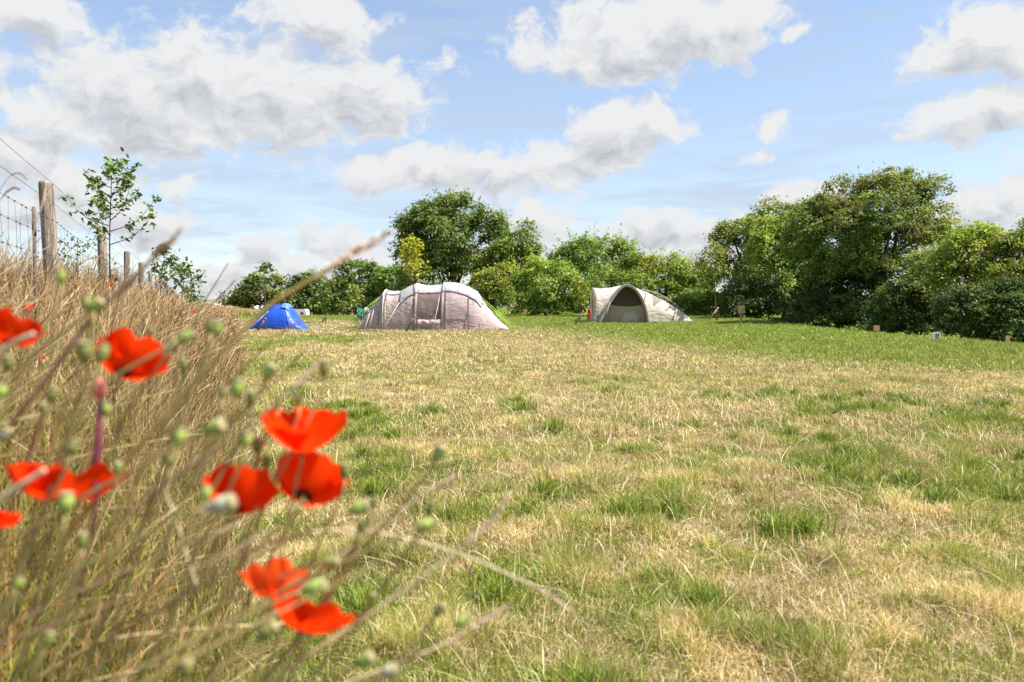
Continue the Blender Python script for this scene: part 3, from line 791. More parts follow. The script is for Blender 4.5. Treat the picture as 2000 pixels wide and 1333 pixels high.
# ------------------------------------------------------------------ saplings, stakes
def leaf_cluster(rng, pts, n, size, cols, spread, up=0.6):
    V, Fs, C = [], [], []
    for i in range(n):
        p = Vector(pts[rng.randrange(len(pts))]) + Vector((rng.gauss(0, spread), rng.gauss(0, spread), rng.gauss(0, spread * 0.8)))
        ax = Vector((rng.gauss(0, 1), rng.gauss(0, 1), rng.gauss(0.1, 0.7))).normalized()
        nr = (Vector((rng.gauss(0, .5), rng.gauss(0, .5), up + rng.gauss(0, .3)))).normalized()
        sd_ = ax.cross(nr); sd_ = sd_.normalized() if sd_.length > 1e-4 else Vector((1, 0, 0)); nr = sd_.cross(ax)
        L_ = size * rng.uniform(0.6, 1.25); w = L_ * 0.24
        c = np.array(rng.choice(cols)) * rng.uniform(0.75, 1.3)
        k = len(V)
        V += [p, p + ax * L_ * .3 + sd_ * w + nr * w * .35, p + ax * L_ * .3 - sd_ * w + nr * w * .35, p + ax * L_ * .72 + sd_ * w * .75 + nr * w * .1, p + ax * L_ * .72 - sd_ * w * .75 + nr * w * .1, p + ax * L_ - nr * w * .5, p + ax * L_ * .5]
        Fs += [(k, k + 6, k + 1), (k, k + 2, k + 6), (k + 1, k + 6, k + 3), (k + 2, k + 4, k + 6), (k + 3, k + 6, k + 5), (k + 4, k + 5, k + 6)]
        C += [c] * 7
    return V, Fs, C

def sapling(label, Y, base_px, top_px, top_py, r, branches, leaf, nleaf, cols, spread, bark=M_BARK, first=0.35, reach=0.3, seed=1, group='young planted saplings', name='sapling', x=None, wild=0.0):
    rng = random.Random(seed)
    bx = P(base_px, 600, Y).x if x is None else x
    gz = tz(bx, Y); top = P(top_px, top_py, Y)
    root = thing(name, (bx, Y, gz), label, 'sapling', group)
    H = top.z - gz
    p0 = Vector((bx, Y, gz - 0.05)); mid = p0.lerp(top, 0.5) + Vector((rng.uniform(-.03, .03) * H, 0.02 * H, 0))
    path = smooth_path([p0, mid, top], 12)
    m = MB(); m.tube(path, [r * (1 - 0.075 * i) for i in range(12)], 7)
    tips = [path[-1], path[-2], path[-3]]
    for k in range(branches):
        t = first + (1 - first) * (k + rng.uniform(0, .8)) / branches * 0.92
        st = p0.lerp(top, t) if False else path[min(10, int(t * 11))].lerp(path[min(11, int(t * 11) + 1)], t * 11 - int(t * 11))
        an = k * 2.4 + rng.uniform(-.5, .5)
        ln = reach * H * (1.15 - 0.85 * (t - first) / (1 - first)) * rng.uniform(0.65, 1.2)
        d = Vector((math.cos(an), math.sin(an) * 0.9, rng.uniform(0.55, 1.15) + wild * rng.uniform(-.6, .3)))
        d.normalize()
        tip = st + d * ln
        md = st + Vector((d.x, d.y, d.z * 0.55)) * ln * 0.55
        bp = smooth_path([st, md, tip], 7)
        m.tube(bp, [r * 0.42 * (1 - 0.12 * i) for i in range(7)], 5)
        tips += bp[2:] + [tip]
    m.build('trunk', bark, root)
    V, Fs, C = leaf_cluster(rng, tips, nleaf, leaf, cols, spread)
    o = np.array([bx, Y, gz])
    raw_mesh('crown', np.array([tuple(q) for q in V]) - o, np.array(Fs), M_LEAF, np.array(C), False, root)
    return root

SAPL = [(0.075, 0.135, 0.028), (0.10, 0.165, 0.03), (0.055, 0.105, 0.028), (0.14, 0.20, 0.04)]
SAPY = [(0.42, 0.43, 0.035), (0.34, 0.38, 0.035), (0.50, 0.48, 0.06), (0.27, 0.32, 0.03), (0.48, 0.38, 0.07)]
SAPG = [(0.20, 0.24, 0.035), (0.26, 0.28, 0.045), (0.15, 0.20, 0.03), (0.32, 0.30, 0.05)]
sapling('tall thin sapling with red stem and open leafy branches by the fence', 7.8, 221, 219, 316, 0.013, 17, 0.056, 760, SAPL + BRT[:1], 0.026, M_REDBARK, 0.57, 0.25, 31)
sapling('bushy dark leaved sapling on the bank behind the fifth and sixth fence posts', 21.0, 324, 322, 484, 0.020, 11, 0.13, 300, SAPL[:3], 0.085, M_BARK, 0.4, 0.34, 32)
sapling('small sapling with a crown leaning right, along the distant fence posts', 27.0, 346, 362, 522, 0.022, 7, 0.2, 150, SAPL, 0.14, M_BARK, 0.5, 0.5, 33)
sapling('tiny far sapling where the fence line meets the meadow', 40.0, 371, 372, 562, 0.02, 7, 0.26, 150, SAPL, 0.2, M_BARK, 0.3, 0.35, 34)
sapling('wispy thin sapling on the skyline left of the far trees', 70.0, 433, 434, 570, 0.03, 12, 0.28, 90, [(0.10, 0.12, 0.06)], 0.2, M_BARK, 0.25, 0.22, 35)
sapling('slender sapling with one tuft at its tip in front of the blue tent', 33.5, 519, 517, 518, 0.026, 7, 0.2, 90, SAPL, 0.12, M_BARK, 0.86, 0.10, 36)
sapling('golden yellow sapling in front of the pink tent', 32.5, 807, 803, 464, 0.030, 15, 0.17, 560, SAPY, 0.095, M_REDBARK, 0.54, 0.165, 37)
sapling('short yellow green sapling just left of the beige tent', 42.5, 1134, 1132, 546, 0.03, 10, 0.2, 420, SAPG, 0.16, M_BARK, 0.42, 0.26, 38)
sapling('tall sapling with a bare stem standing in the gap right of the beige tent', 46, 1400, 1399, 478, 0.04, 13, 0.24, 420, SAPG[:3] + OLV[:2] + [(0.30, 0.21, 0.03)], 0.2, M_BARK, 0.5, 0.24, 39)
sapling('thin yellowish sapling behind the green guy ropes of the pink tent', 52, 997, 994, 562, 0.03, 9, 0.24, 150, SAPG, 0.17, M_BARK, 0.45, 0.18, 40)
sapling('narrow upright sapling behind the green camping chair', 56, 692, 691, 556, 0.03, 10, 0.26, 170, SAPG, 0.18, M_BARK, 0.4, 0.15, 41)
sapling('sapling with sparse crown standing alone between the caravan and the pink tent', 45, 636, 634, 552, 0.03, 10, 0.24, 170, SAPG[2:3] + SAPL, 0.2, M_BARK, 0.45, 0.25, 42)
sapling('dog rose bush with small leaves beside the nearest fence post', 6.2, 158, 152, 462, 0.006, 14, 0.035, 420, SAPL + SAPG[:1], 0.035, M_BARK, 0.15, 0.5, 43, None, 'rose_bush')['category'] = 'bush'

def stake(label, a, b, r, group='timber stakes supporting saplings', name='tree_stake', mat=None):
    root = thing(name, (a.x, a.y, a.z), label, 'stake', group)
    m = MB(); m.tube([a - (b - a).normalized() * 0.1, a.lerp(b, 0.5), b], [r, r * 0.98, r * 0.95], 9); m.build('pole', mat or M_STAKE, root)
    t = MB(); q = a.lerp(b, 0.9); t.tube([q - (b - a).normalized() * 0.03, q + (b - a).normalized() * 0.03], r * 1.12, 9); t.build('tie', M_BARK, root)
    return root
M_BROWNCANE = simple_mat('grey_brown_cane', (0.12, 0.085, 0.065), 0.9, var=0.3, scale=30)
def gp(px, Y):
    x = P(px, 600, Y).x
    return Vector((x, Y, tz(x, Y)))
stake('slanting stake propping the slender sapling in front of the blue tent', gp(503, 33.5), P(519, 621, 33.5), 0.045)
stake('slanting stake propping the golden sapling in front of the pink tent', gp(793, 32.6), P(811, 616, 32.5), 0.045)
stake('slanting stake of the short sapling left of the beige tent', gp(1124, 42.5), P(1139, 607, 42.5), 0.045)
stake('pale slanting stake of the tall bare stemmed sapling in the gap', gp(1385, 46), P(1403, 601, 46), 0.05, mat=M_SIGNWOOD)
stake('slanting stake of the lone sapling beyond the lawn', gp(629, 45), P(640, 613, 45), 0.045)
stake('slanting pale stake of the thin sapling beside the green guy ropes', gp(991, 52), P(998, 606, 52), 0.05, mat=M_SIGNWOOD)
stake('stub of a stake at the foot of the red stemmed sapling', gp(222, 7.6), P(223, 526, 7.6), 0.035)
stake('thin blurred grey cane standing in the grass left of the nearest post', gp(70, 3.3), P(66, 404, 3.3), 0.0075, 'thin canes', 'cane', M_BROWNCANE)

# ------------------------------------------------------------------ fence along the bank
def build_fence():
    root = thing('fence', (fence_x(5.1), 5.1, tz(fence_x(5.1), 5.1)), 'wire stock fence on round wooden posts along the top of the grassy bank', 'fence')
    rng = random.Random(5)
    ys = [5.12 + 3.06 * k for k in range(-1, 19)]
    tops = []
    for i, y in enumerate(ys):
        x = float(fence_x(y)); g = tz(x, y)
        topz = 1.0 + 0.795 + rng.uniform(-0.012, 0.012) - 0.35 * float(ss(np.array(y), 36, 62)) * 0.6
        lean = (-0.035 if i == 1 else rng.uniform(-.015, .015))
        m = MB(); r = 0.041 * rng.uniform(0.94, 1.06)
        a, b = Vector((x - lean * 1.2, y, g - 0.1)), Vector((x + lean * 0.2, y, topz))
        pts = [a.lerp(b, t) for t in (0, .2, .4, .6, .8, .985, 1)]
        m.tube(pts, [r * (1.04 - 0.04 * k / 6) * (1 + rng.uniform(-.02, .02)) for k in range(6)] + [r * 0.93], 18)
        m.build('post', M_POST, root)
        tops.append(b)
    def strand(dz, name, sag, barb=False):
        m = MB()
        for a, b in zip(tops[:-1], tops[1:]):
            far = a.y > 14
            pts = []
            for k in range(9):
                t = k / 8; q = a.lerp(b, t); q = q + Vector((0.046, -0.0, -dz - sag * 4 * t * (1 - t))); pts.append(q)
            m.tube(pts, 0.0013 if not far else 0.0022, 5)
        return m.build(name, M_WIRE, root)
    strand(0.012, 'top_wire', 0.012)
    strand(0.135, 'plain_wire', 0.015)
    m = MB()
    for a, b in zip(tops[:-1], tops[1:]):
        if a.y > 30: break
        hs = (0.245, 0.345, 0.47, 0.62, 0.78)
        for dz in hs:
            m.tube([a.lerp(b, k / 8) + Vector((0.047, 0, -dz - 0.03 * 4 * (k / 8) * (1 - k / 8))) for k in range(9)], 0.0011 if a.y < 14 else 0.0016, 4)
        nv = 20
        for k in range(nv):
            t = (k + 0.5) / nv; q = a.lerp(b, t)
            sg = 0.03 * 4 * t * (1 - t)
            pts = [q + Vector((0.047, rng.uniform(-.012, .012), -dz - sg)) for dz in hs]
            m.tube(pts, 0.0008 if a.y < 14 else 0.0013, 4)
            for p in pts[:3]:
                m.box(p, (0.007, 0.007, 0.007))
    m.build('wire_netting', M_WIRE, root)
build_fence()

# ------------------------------------------------------------------ tents
class Loft:
    """tent skin: sections (x, height, half width) along X; s runs 0..1 from the front hem over the top to the back hem"""
    def __init__(s, cx, cy, secs, power=2.4, wrinkle=0.012, seed=1):
        s.cx, s.cy, s.secs, s.p, s.w, s.seed = cx, cy, secs, power, wrinkle, seed
        s.xs = [q[0] for q in secs]
    def par(s, x):
        # smooth but taut between the hoops
        H = np.interp(x, s.xs, [q[1] for q in s.secs]); Wd = np.interp(x, s.xs, [q[2] for q in s.secs])
        return float(H), float(Wd)
    def pt(s, x, t, off=0.0):
        H, Wd = s.par(x)
        an = math.pi * t
        c, sn = math.cos(an), math.sin(an)
        e = 2 / s.p
        y = -Wd * math.copysign(abs(c) ** e, c); z = H * abs(sn) ** e
        n = Vector((0, -c * max(H, .3), sn * max(Wd, .3))).normalized()
        w = s.w * (float(fbm(np.array([x * 3.1 + t * 5]), np.array([t * 11 - x * 1.5]), s.seed, 3)[0]) - 0.5) * 2
        q = Vector((s.cx + x, s.cy + y, z)) + n * (off + w * min(1, H))
        gz = tz(q.x, q.y)
        q.z = q.z + s.base
        return Vector((q.x, q.y, max(q.z, gz + 0.012)))
    base = 0.0
    def patch(s, m, x0, x1, t0, t1, nx, nt_, off, bulge=0.0, edge=None):
        rows = []
        for i in range(nx + 1):
            u = i / nx; x = x0 + (x1 - x0) * u; row = []
            for j in range(nt_ + 1):
                v = j / nt_
                ta, tb = (t0, t1) if edge is None else edge(x)
                row.append(s.pt(x, ta + (tb - ta) * v, off + bulge * math.sin(math.pi * u) * math.sin(math.pi * v)))
            rows.append(row)
        m.grid(rows)
    def hoop(s, m, x, t0, t1, r, off, n=26, k=6):
        m.tube([s.pt(x, t0 + (t1 - t0) * i / n, off) for i in range(n + 1)], r, k)

F_PINK = fabric_mat('faded_pink_tent_cloth', (0.60, 0.435, 0.43), 0.25, 5.0, 0.10, 0.8)
F_GREYTOP = fabric_mat('pale_grey_flysheet', (0.41, 0.395, 0.40), 0.16, 4.0, 0.10, 0.9)
F_MESH = fabric_mat('taupe_mesh_panel', (0.19, 0.135, 0.12), 0.12, 5.0, 0.15, 0.5)
F_WIN = fabric_mat('curtained_window', (0.48, 0.375, 0.365), 0.2, 7.0, 0.15, 0.6)
F_DARKTRIM = fabric_mat('dark_grey_seam_tape', (0.11, 0.095, 0.095), 0.0, 5.0, 0.15, 0.2)
F_PEACH = fabric_mat('peach_trim', (0.55, 0.40, 0.36), 0.15, 6.0, 0.1, 0.3)
F_PALELINE = simple_mat('pale_webbing', (0.62, 0.60, 0.50), 0.8, var=0.1)
F_GREENLINE = simple_mat('lime_guy_line', (0.36, 0.62, 0.10), 0.6, var=0.1)
F_TAN = fabric_mat('beige_tent_canvas', (0.66, 0.575, 0.48), 0.25, 4.5, 0.09, 1.0)
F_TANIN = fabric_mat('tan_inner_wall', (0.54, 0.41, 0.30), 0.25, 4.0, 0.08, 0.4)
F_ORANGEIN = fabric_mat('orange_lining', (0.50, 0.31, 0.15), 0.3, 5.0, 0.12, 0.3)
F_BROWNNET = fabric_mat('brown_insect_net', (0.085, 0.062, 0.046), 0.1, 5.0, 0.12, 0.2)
F_GREYPOLE = simple_mat('grey_pole_sleeve', (0.30, 0.275, 0.25), 0.6, var=0.12)
F_BLUE = fabric_mat('bright_blue_nylon', (0.022, 0.115, 0.68), 0.22, 6.0, 0.14, 0.5, 0.42)
F_BLUEDK = fabric_mat('blue_shade_and_seam', (0.012, 0.055, 0.40), 0.12, 6.0, 0.14, 0.4, 0.42)  # painted shade of the tent's left side; also the ridge seam
F_BLUELT = fabric_mat('light_blue_seam', (0.13, 0.26, 0.78), 0.2, 6.0, 0.1, 0.2, 0.5)
F_BLACK = simple_mat('black_binding', (0.02, 0.02, 0.022), 0.6)
F_RED = fabric_mat('red_cloth', (0.55, 0.04, 0.025), 0.15, 6.0, 0.15, 0.4)
F_PALENET = fabric_mat('grey_net_window', (0.30, 0.27, 0.24), 0.3, 6.0, 0.1, 0.3)

def rope(m, a, b, r=0.007):
    m.tube([a, a.lerp(b, 0.5) - Vector((0, 0, 0.015)), b], r, 5)
def peg_point(x, y): return Vector((x, y, tz(x, y) + 0.01))

def family_tent():
    Y = 36.3; cx = P(847, 600, Y).x; k = (Y - 1.45) / F
    X = lambda px: (px - 847) * k
    Z = lambda py: 1.0 - (py - 600) * k + 0.0
    secs = [(X(694), 0.02, 0.75), (X(724), 0.95, 1.05), (X(741), 1.46, 1.18), (X(751), 1.76, 1.25), (X(768), 1.69, 1.28), (X(785), 1.72, 1.36), (X(800), 1.90, 1.42), (X(815), 2.03, 1.45),
            (X(838), 1.93, 1.45), (X(866), 1.97, 1.45), (X(870), 2.06, 1.45), (X(888), 2.05, 1.45), (X(901), 2.01, 1.45), (X(919), 1.88, 1.42), (X(935), 1.67, 1.38), (X(945), 1.38, 1.30), (X(957), 0.98, 1.2), (X(972), 0.58, 1.05), (X(985), 0.28, 0.9), (X(1000), 0.02, 0.7)]
    T = Loft(cx, Y, secs, 3.0, 0.03, 3)
    root = thing('family_tent', (cx, Y, tz(cx, Y)), 'long faded pink tunnel tent with pale grey roof sheet and lime guy ropes', 'tent')
    m = MB(); T.patch(m, X(694), X(1000), 0, 1, 110, 44, 0.0); m.build('body', F_PINK, root)
    # roof flysheet with a scalloped front edge
    ex = [X(q) for q in (785, 792, 800, 818, 840, 866, 888, 908, 925, 937, 946)]
    ez = [0.15, 0.19, 0.215, 0.245, 0.262, 0.264, 0.255, 0.245, 0.235, 0.222, 0.205]
    m = MB(); T.patch(m, X(785), X(946), 0, 1, 60, 26, 0.045, 0.0, lambda x: (float(np.interp(x, ex, ez)), 0.80)); m.build('flysheet', F_GREYTOP, root, thick=0.012)
    m = MB(); T.patch(m, X(752), X(786), 0.32, 0.78, 14, 18, 0.02); m.build('roof_panel', F_GREYTOP, root, thick=0.008)
    # doorway with insect mesh and a crumpled door rolled on the ground
    d = thing_part = None
    m = MB(); T.patch(m, X(823), X(866), 0.012, 0.315, 20, 20, 0.02); door = m.build('door', F_MESH, root)
    m = MB()
    rows = []
    for i in range(27):
        u = i / 26; x = X(822.5) + (X(866.5) - X(822.5)) * u; row = []
        for j in range(11):
            v = j / 10
            cr = 0.05 * (float(fbm(np.array([u * 9 + v * 3]), np.array([v * 5 - u * 4]), 9, 3)[0]) - 0.4)
            row.append(T.pt(x, 0.004 + 0.031 * v, 0.03 + 0.10 * math.sin(math.pi * v) + cr * 1.8))
        rows.append(row)
    m.grid(rows); m.build('door_flap', F_PINK, root)
    m = MB(); T.patch(m, X(876.5), X(919), 0.035, 0.29, 20, 18, 0.02); w = m.build('window', F_WIN, root)
    m = MB(); T.patch(m, X(877), X(918), 0.255, 0.292, 20, 4, 0.035); m.build('blind', F_GREYTOP, root)
    for a in (819.5, 871.5):
        m = MB(); T.patch(m, X(a - 2.6), X(a + 2.6), 0.01, 0.30, 3, 20, 0.035); m.build('door_pillar', F_PEACH, root)
    for a, tt in ((816, 0.31), (822.3, 0.31), (867.5, 0.33), (874.5, 0.31), (921, 0.27), (757.5, 0.5)):
        m = MB(); T.hoop(m, X(a), 0.0, tt, 0.017, 0.04); m.build('seam', F_DARKTRIM, root)
    for a in (815, 870, 901, 936):
        m = MB(); T.hoop(m, X(a), 0.25, 0.78, 0.02, 0.055, 30); m.build('pole_sleeve', F_GREYTOP, root)
    m = MB(); T.hoop(m, X(752), 0.0, 0.9, 0.022, 0.03, 30); m.build('pole_sleeve', F_PALELINE, root)
    # end porch on the left: dark net panel with a little hood
    m = MB(); T.patch(m, X(735), X(749), 0.10, 0.30, 8, 14, 0.015); m.build('net_panel', F_WIN, root)
    m = MB(); T.patch(m, X(739), X(751), 0.285, 0.34, 6, 6, 0.06); m.build('vent_hood', F_GREYTOP, root, thick=0.01)
    m = MB(); T.patch(m, X(937), X(950), 0.30, 0.36, 6, 6, 0.05); m.build('vent_hood', F_GREYTOP, root, thick=0.01)
    # curved zip of the porch door
    m = MB(); pts = [T.pt(X(735 + 0.5 * math.sin(i / 14 * 3.0) * 14 + 8 * (1 - i / 14) * 0 + 6 * (i / 14) ** 2), 0.28 - 0.265 * i / 14, 0.03) for i in range(15)]
    m.tube(pts, 0.013, 5); m.build('zip', F_DARKTRIM, root)
    # webbing down the pink end
    for (a0, t0, a1) in ((724, 0.21, 717), (733, 0.2, 725), (931, 0.21, 946)):
        m = MB(); rope(m, T.pt(X(a0), t0, 0.04), peg_point(cx + X(a1), Y - 1.36), 0.012); m.build('webbing', F_PALELINE, root)
    m = MB(); rope(m, T.pt(X(785), 0.19, 0.05), peg_point(cx + X(758), Y - 2.1), 0.012); m.build('guy_rope', F_PALELINE, root)
    m = MB(); rope(m, T.pt(X(866.5), 0.30, 0.05), peg_point(cx + X(854), Y - 2.1), 0.012); m.build('guy_rope', F_PALELINE, root)
    for a in (757, 815.5):
        m = MB(); rope(m, T.pt(X(a), 0.2, 0.06), peg_point(cx + X(a + 1.5), Y - 1.55), 0.013); m.build('guy_rope', F_GREENLINE, root)
    for (px, t0, ex_, ey) in ((741, 0.40, 663, -1.2), (741, 0.5, 672, -0.2), (739, 0.6, 655, 0.8)):
        m = MB(); rope(m, T.pt(X(px), t0, 0.03), peg_point(cx + X(ex_), Y + ey), 0.009); m.build('guy_rope', F_GREENLINE, root)
    for (px, t0, ex_, ey, r) in ((944, 0.38, 1016, -0.6, 0.012), (946, 0.42, 1011, -0.2, 0.015), (943, 0.5, 1019, 0.6, 0.011), (955, 0.42, 1008, 0.3, 0.012)):
        m = MB(); rope(m, T.pt(X(px), t0, 0.03), peg_point(cx + X(ex_), Y + ey), r); m.build('guy_rope', F_GREENLINE, root)
family_tent()

def beige_tent():
    Y = 46.6; cx = P(1205, 600, Y).x; k = (Y - 1.6) / F
    X = lambda px: (px - 1205) * k
    base = tz(cx, Y - 1.4)
    secs = [(X(1151.5), 0.02, 1.0), (X(1152.5), 1.2, 1.1), (X(1154), 2.0, 1.15), (X(1170), 1.95, 1.15), (X(1190), 2.0, 1.2), (X(1212), 2.10, 1.22), (X(1240), 1.98, 1.2), (X(1264), 1.74, 1.15), (X(1300), 1.22, 1.05), (X(1326), 0.80, 0.95), (X(1345), 0.33, 0.8), (X(1356), 0.02, 0.7)]
    T = Loft(cx, Y, secs, 2.4, 0.035, 13); T.base = base
    root = thing('dome_tent', (cx, Y, base), 'beige canvas tent with wide open arched porch and long sloping tail', 'tent')
    m = MB(); T.patch(m, X(1151.5), X(1356), 0, 1, 90, 40, 0.0); m.build('body', F_TAN, root)
    # barrel porch standing forward of the body
    yF, yB = Y - 1.75, Y - 0.3
    outline = smooth_path([Vector((q, 632.0 - p, 0)) for q, p in ((1159, 632), (1170, 612), (1183, 591), (1195, 575), (1205, 565), (1214, 560), (1224, 562), (1234, 569), (1243, 581), (1250, 596), (1255, 613), (1258, 632))], 61)
    def arch(t, y, grow=1.0):
        q = max(0.0, min(1.0, t)) * 60; i = min(59, int(q)); p = outline[i].lerp(outline[i + 1], q - i)
        return Vector((cx + X(1209) + (p.x - 1209) * k * grow, y, base + p.y * k * grow))
    m = MB(); rows = []
    for i in range(13):
        u = i / 12; rows.append([arch(j / 40, yF + (yB - yF) * u, 1.0 - 0.0 * u - 0.02 * math.sin(math.pi * u)) for j in range(41)])
    m.grid(rows); m.build('porch_roof', F_TAN, root, thick=0.006)
    m = MB(); rows = []
    for i in range(9):
        u = i / 8; rows.append([arch(j / 40, yF + 0.06 + (yB - yF) * u, 0.972) for j in range(41)])
    m.grid(rows); m.build('porch_lining', F_ORANGEIN, root)
    # inner wall: lower canvas and upper net
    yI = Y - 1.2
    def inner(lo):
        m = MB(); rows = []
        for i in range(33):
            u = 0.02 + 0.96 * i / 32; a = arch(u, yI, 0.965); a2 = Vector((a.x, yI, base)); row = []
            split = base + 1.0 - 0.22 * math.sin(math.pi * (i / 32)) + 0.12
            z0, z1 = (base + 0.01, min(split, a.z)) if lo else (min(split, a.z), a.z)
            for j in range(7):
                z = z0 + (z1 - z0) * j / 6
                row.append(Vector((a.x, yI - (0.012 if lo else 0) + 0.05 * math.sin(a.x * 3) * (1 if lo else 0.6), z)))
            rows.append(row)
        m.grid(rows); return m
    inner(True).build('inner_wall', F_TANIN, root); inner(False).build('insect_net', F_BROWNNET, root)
    # front hoop sleeve, wide at the feet
    m = MB(); rows = []
    for j in range(61):
        t = j / 60; wdt = 0.09 + 0.20 * max(0.0, 1 - 2.2 * t) ** 1.3
        a = arch(t, yF - 0.03, 1.015); b = arch(t, yF - 0.03, 1.015 - wdt / 1.9)
        rows.append([a, a.lerp(b, 0.5) + Vector((0, -0.03, 0)), b])
    m.grid(rows); m.build('arch_sleeve', F_TAN, root, thick=0.02)
    m = MB(); m.tube([arch(j / 60, yF - 0.05, 1.02) for j in range(61)], 0.028, 6); m.build('arch_pole', F_GREYPOLE, root)
    m = MB(); m.tube([arch(0.52 + 0.48 * j / 30, yF + 0.45, 1.035) for j in range(31)], 0.02, 6); m.build('arch_pole', F_DARKTRIM, root)
    m = MB(); m.tube([arch(0.03 + 0.42 * j / 30, yF + 0.5, 1.03) for j in range(31)], 0.02, 6); m.build('arch_pole', F_GREYPOLE, root)
    # props of the porch
    for a, b, py in ((1159, 1186, 575), (1171, 1183, 592)):
        m = MB(); m.tube([Vector((cx + X(a), yF - 0.25, tz(cx + X(a), yF - 0.25))), Vector((cx + X(b), yF - 0.06, base + (631 - py) * k))], 0.021, 6); m.build('porch_prop', F_GREYPOLE, root)
    # outer poles and windows of the tail
    m = MB()
    pts = [T.pt(X(1252), 0.5, 0.05), T.pt(X(1266), 0.5, 0.13), T.pt(X(1292), 0.5, 0.26), T.pt(X(1324), 0.5, 0.16), T.pt(X(1338), 0.47, 0.06), T.pt(X(1354), 0.45, 0.03)]
    m.tube(smooth_path(pts, 20), 0.03, 6); m.build('tail_pole', F_GREYPOLE, root)
    for a, b in ((1264, 1248), (1326, 1311)):
        m = MB(); pts = [T.pt(X(b + (a - b) * i / 14), 0.02 + 0.46 * i / 14, 0.03) for i in range(15)]; m.tube(pts, 0.022, 5); m.build('tail_seam', F_DARKTRIM, root)
    m = MB(); T.patch(m, X(1273), X(1294), 0.22, 0.44, 10, 10, 0.02, 0.0, lambda x: (0.40 - 0.22 * (1 - ((x - X(1273)) / (X(1294) - X(1273)))) ** 0.6, 0.43)); m.build('net_window', F_PALENET, root)
    m = MB(); T.patch(m, X(1284), X(1297), 0.42, 0.52, 8, 8, 0.12); m.build('vent_flap', F_GREYPOLE, root, thick=0.01)
    m = MB(); T.patch(m, X(1316), X(1326), 0.42, 0.52, 8, 8, 0.08); m.build('vent_flap', F_GREYPOLE, root, thick=0.01)
    # orange edged end wall, dark gusset on the left foot
    m = MB(); T.patch(m, X(1152.2), X(1156), 0.12, 0.42, 3, 14, 0.03); m.build('end_trim', F_ORANGEIN, root)
    m = MB(); m.tube([T.pt(X(1157 + 5 * math.sin(i / 12 * 1.57)), 0.40 - 0.39 * i / 12, 0.05) for i in range(13)], 0.02, 5); m.build('end_seam', F_GREYPOLE, root)
    for (px, t0, ex_, ey) in ((1153, 0.32, 1128, -1.6), (1153, 0.38, 1122, 0.4)):
        m = MB(); rope(m, T.pt(X(px), t0, 0.03), peg_point(cx + X(ex_), Y + ey), 0.010); m.build('guy_rope', F_GREENLINE, root)
    # red cloth hung at the left end
    r = thing('hanging_cloth', P(1150.5, 626, Y - 1.45), 'red cloth hanging at the left end of the beige tent', 'cloth')
    m = MB(); rows = []
    for i in range(9):
        u = i / 8; rows.append([P(1147.5 + 6 * v + 1.2 * math.sin(5 * u), 604 + 22 * u - 3 * v * u, Y - 1.45) + Vector((0, 0.05 * math.sin(7 * v + 3 * u), 0)) for v in (0, .25, .5, .75, 1)])
    m.grid(rows); m.build('cloth', F_RED, r, thick=0.01)
    return root
beige_tent()

def blue_tent():
    Y = 36.2; cx = P(545, 600, Y).x; k = (Y - 0.8) / F
    X = lambda px: (px - 545) * k
    secs = [(X(489.5), 0.02, 0.55), (X(503), 0.42, 0.68), (X(520), 0.80, 0.78), (X(533), 1.02, 0.82), (X(542), 1.09, 0.84), (X(556), 1.10, 0.85), (X(566), 1.06, 0.85), (X(573), 0.86, 0.84), (X(584), 0.45, 0.8), (X(592), 0.2, 0.76), (X(601), 0.02, 0.72)]
    T = Loft(cx, Y, secs, 2.3, 0.012, 23); T.base = 0.02
    root = thing('small_tent', (cx, Y, tz(cx, Y)), 'small bright blue two person tent standing alone on dry grass', 'tent')
    m = MB(); T.patch(m, X(489.5), X(601), 0, 1, 60, 32, 0.0); m.build('flysheet', F_BLUE, root)
    # left edge strip: shade of the side away from the sun, painted darker blue
    m = MB(); rows = []
    for i in range(17):
        u = i / 16; x = X(491) + (X(540) - X(491)) * u
        a = T.pt(x, 0.47, 0.05); b = T.pt(x + 0.10 * (1 - u) + 0.02, 0.30, 0.045) 
        b = T.pt(x + (X(509) - X(491)) * (1 - u) ** 1.0, 0.02 + 0.36 * u, 0.05)
        rows.append([a.lerp(b, v / 4) + Vector((0, -0.03 * math.sin(math.pi * v / 4), 0)) for v in range(5)])
    m.grid(rows); m.build('shaded_side', F_BLUEDK, root, thick=0.006)
    m = MB(); T.patch(m, X(556), X(571), 0.30, 0.60, 8, 14, 0.05, 0.03); m.build('porch_hood', F_BLUELT, root, thick=0.008)
    m = MB()
    pts = [T.pt(X(q), t, 0.02) for q, t in ((511, .03), (514, .12), (522, .24), (534, .36), (545, .42), (556, .40), (563, .33), (568, .22), (572, .12), (578, .03))]
    m.tube(smooth_path(pts, 36), 0.014, 5); m.build('door_zip', F_BLUELT, root)
    m = MB(); m.tube([T.pt(X(489.5 + 111 * i / 40), 0.004, 0.02) for i in range(41)], 0.018, 5); m.build('hem', F_BLACK, root)
    m = MB(); m.tube([T.pt(X(491 + 77 * i / 40), 0.5, 0.03) for i in range(41)], 0.016, 5); m.build('ridge_seam', F_BLUEDK, root)
    for (px, t0, ex_, ey) in ((532, 0.27, 499, -1.2), (521, 0.2, 494, -1.0), (584, 0.2, 604, -1.1)):
        m = MB(); rope(m, T.pt(X(px), t0, 0.03), peg_point(cx + X(ex_), Y + ey), 0.010); m.build('guy_rope', F_PALELINE, root)
blue_tent()

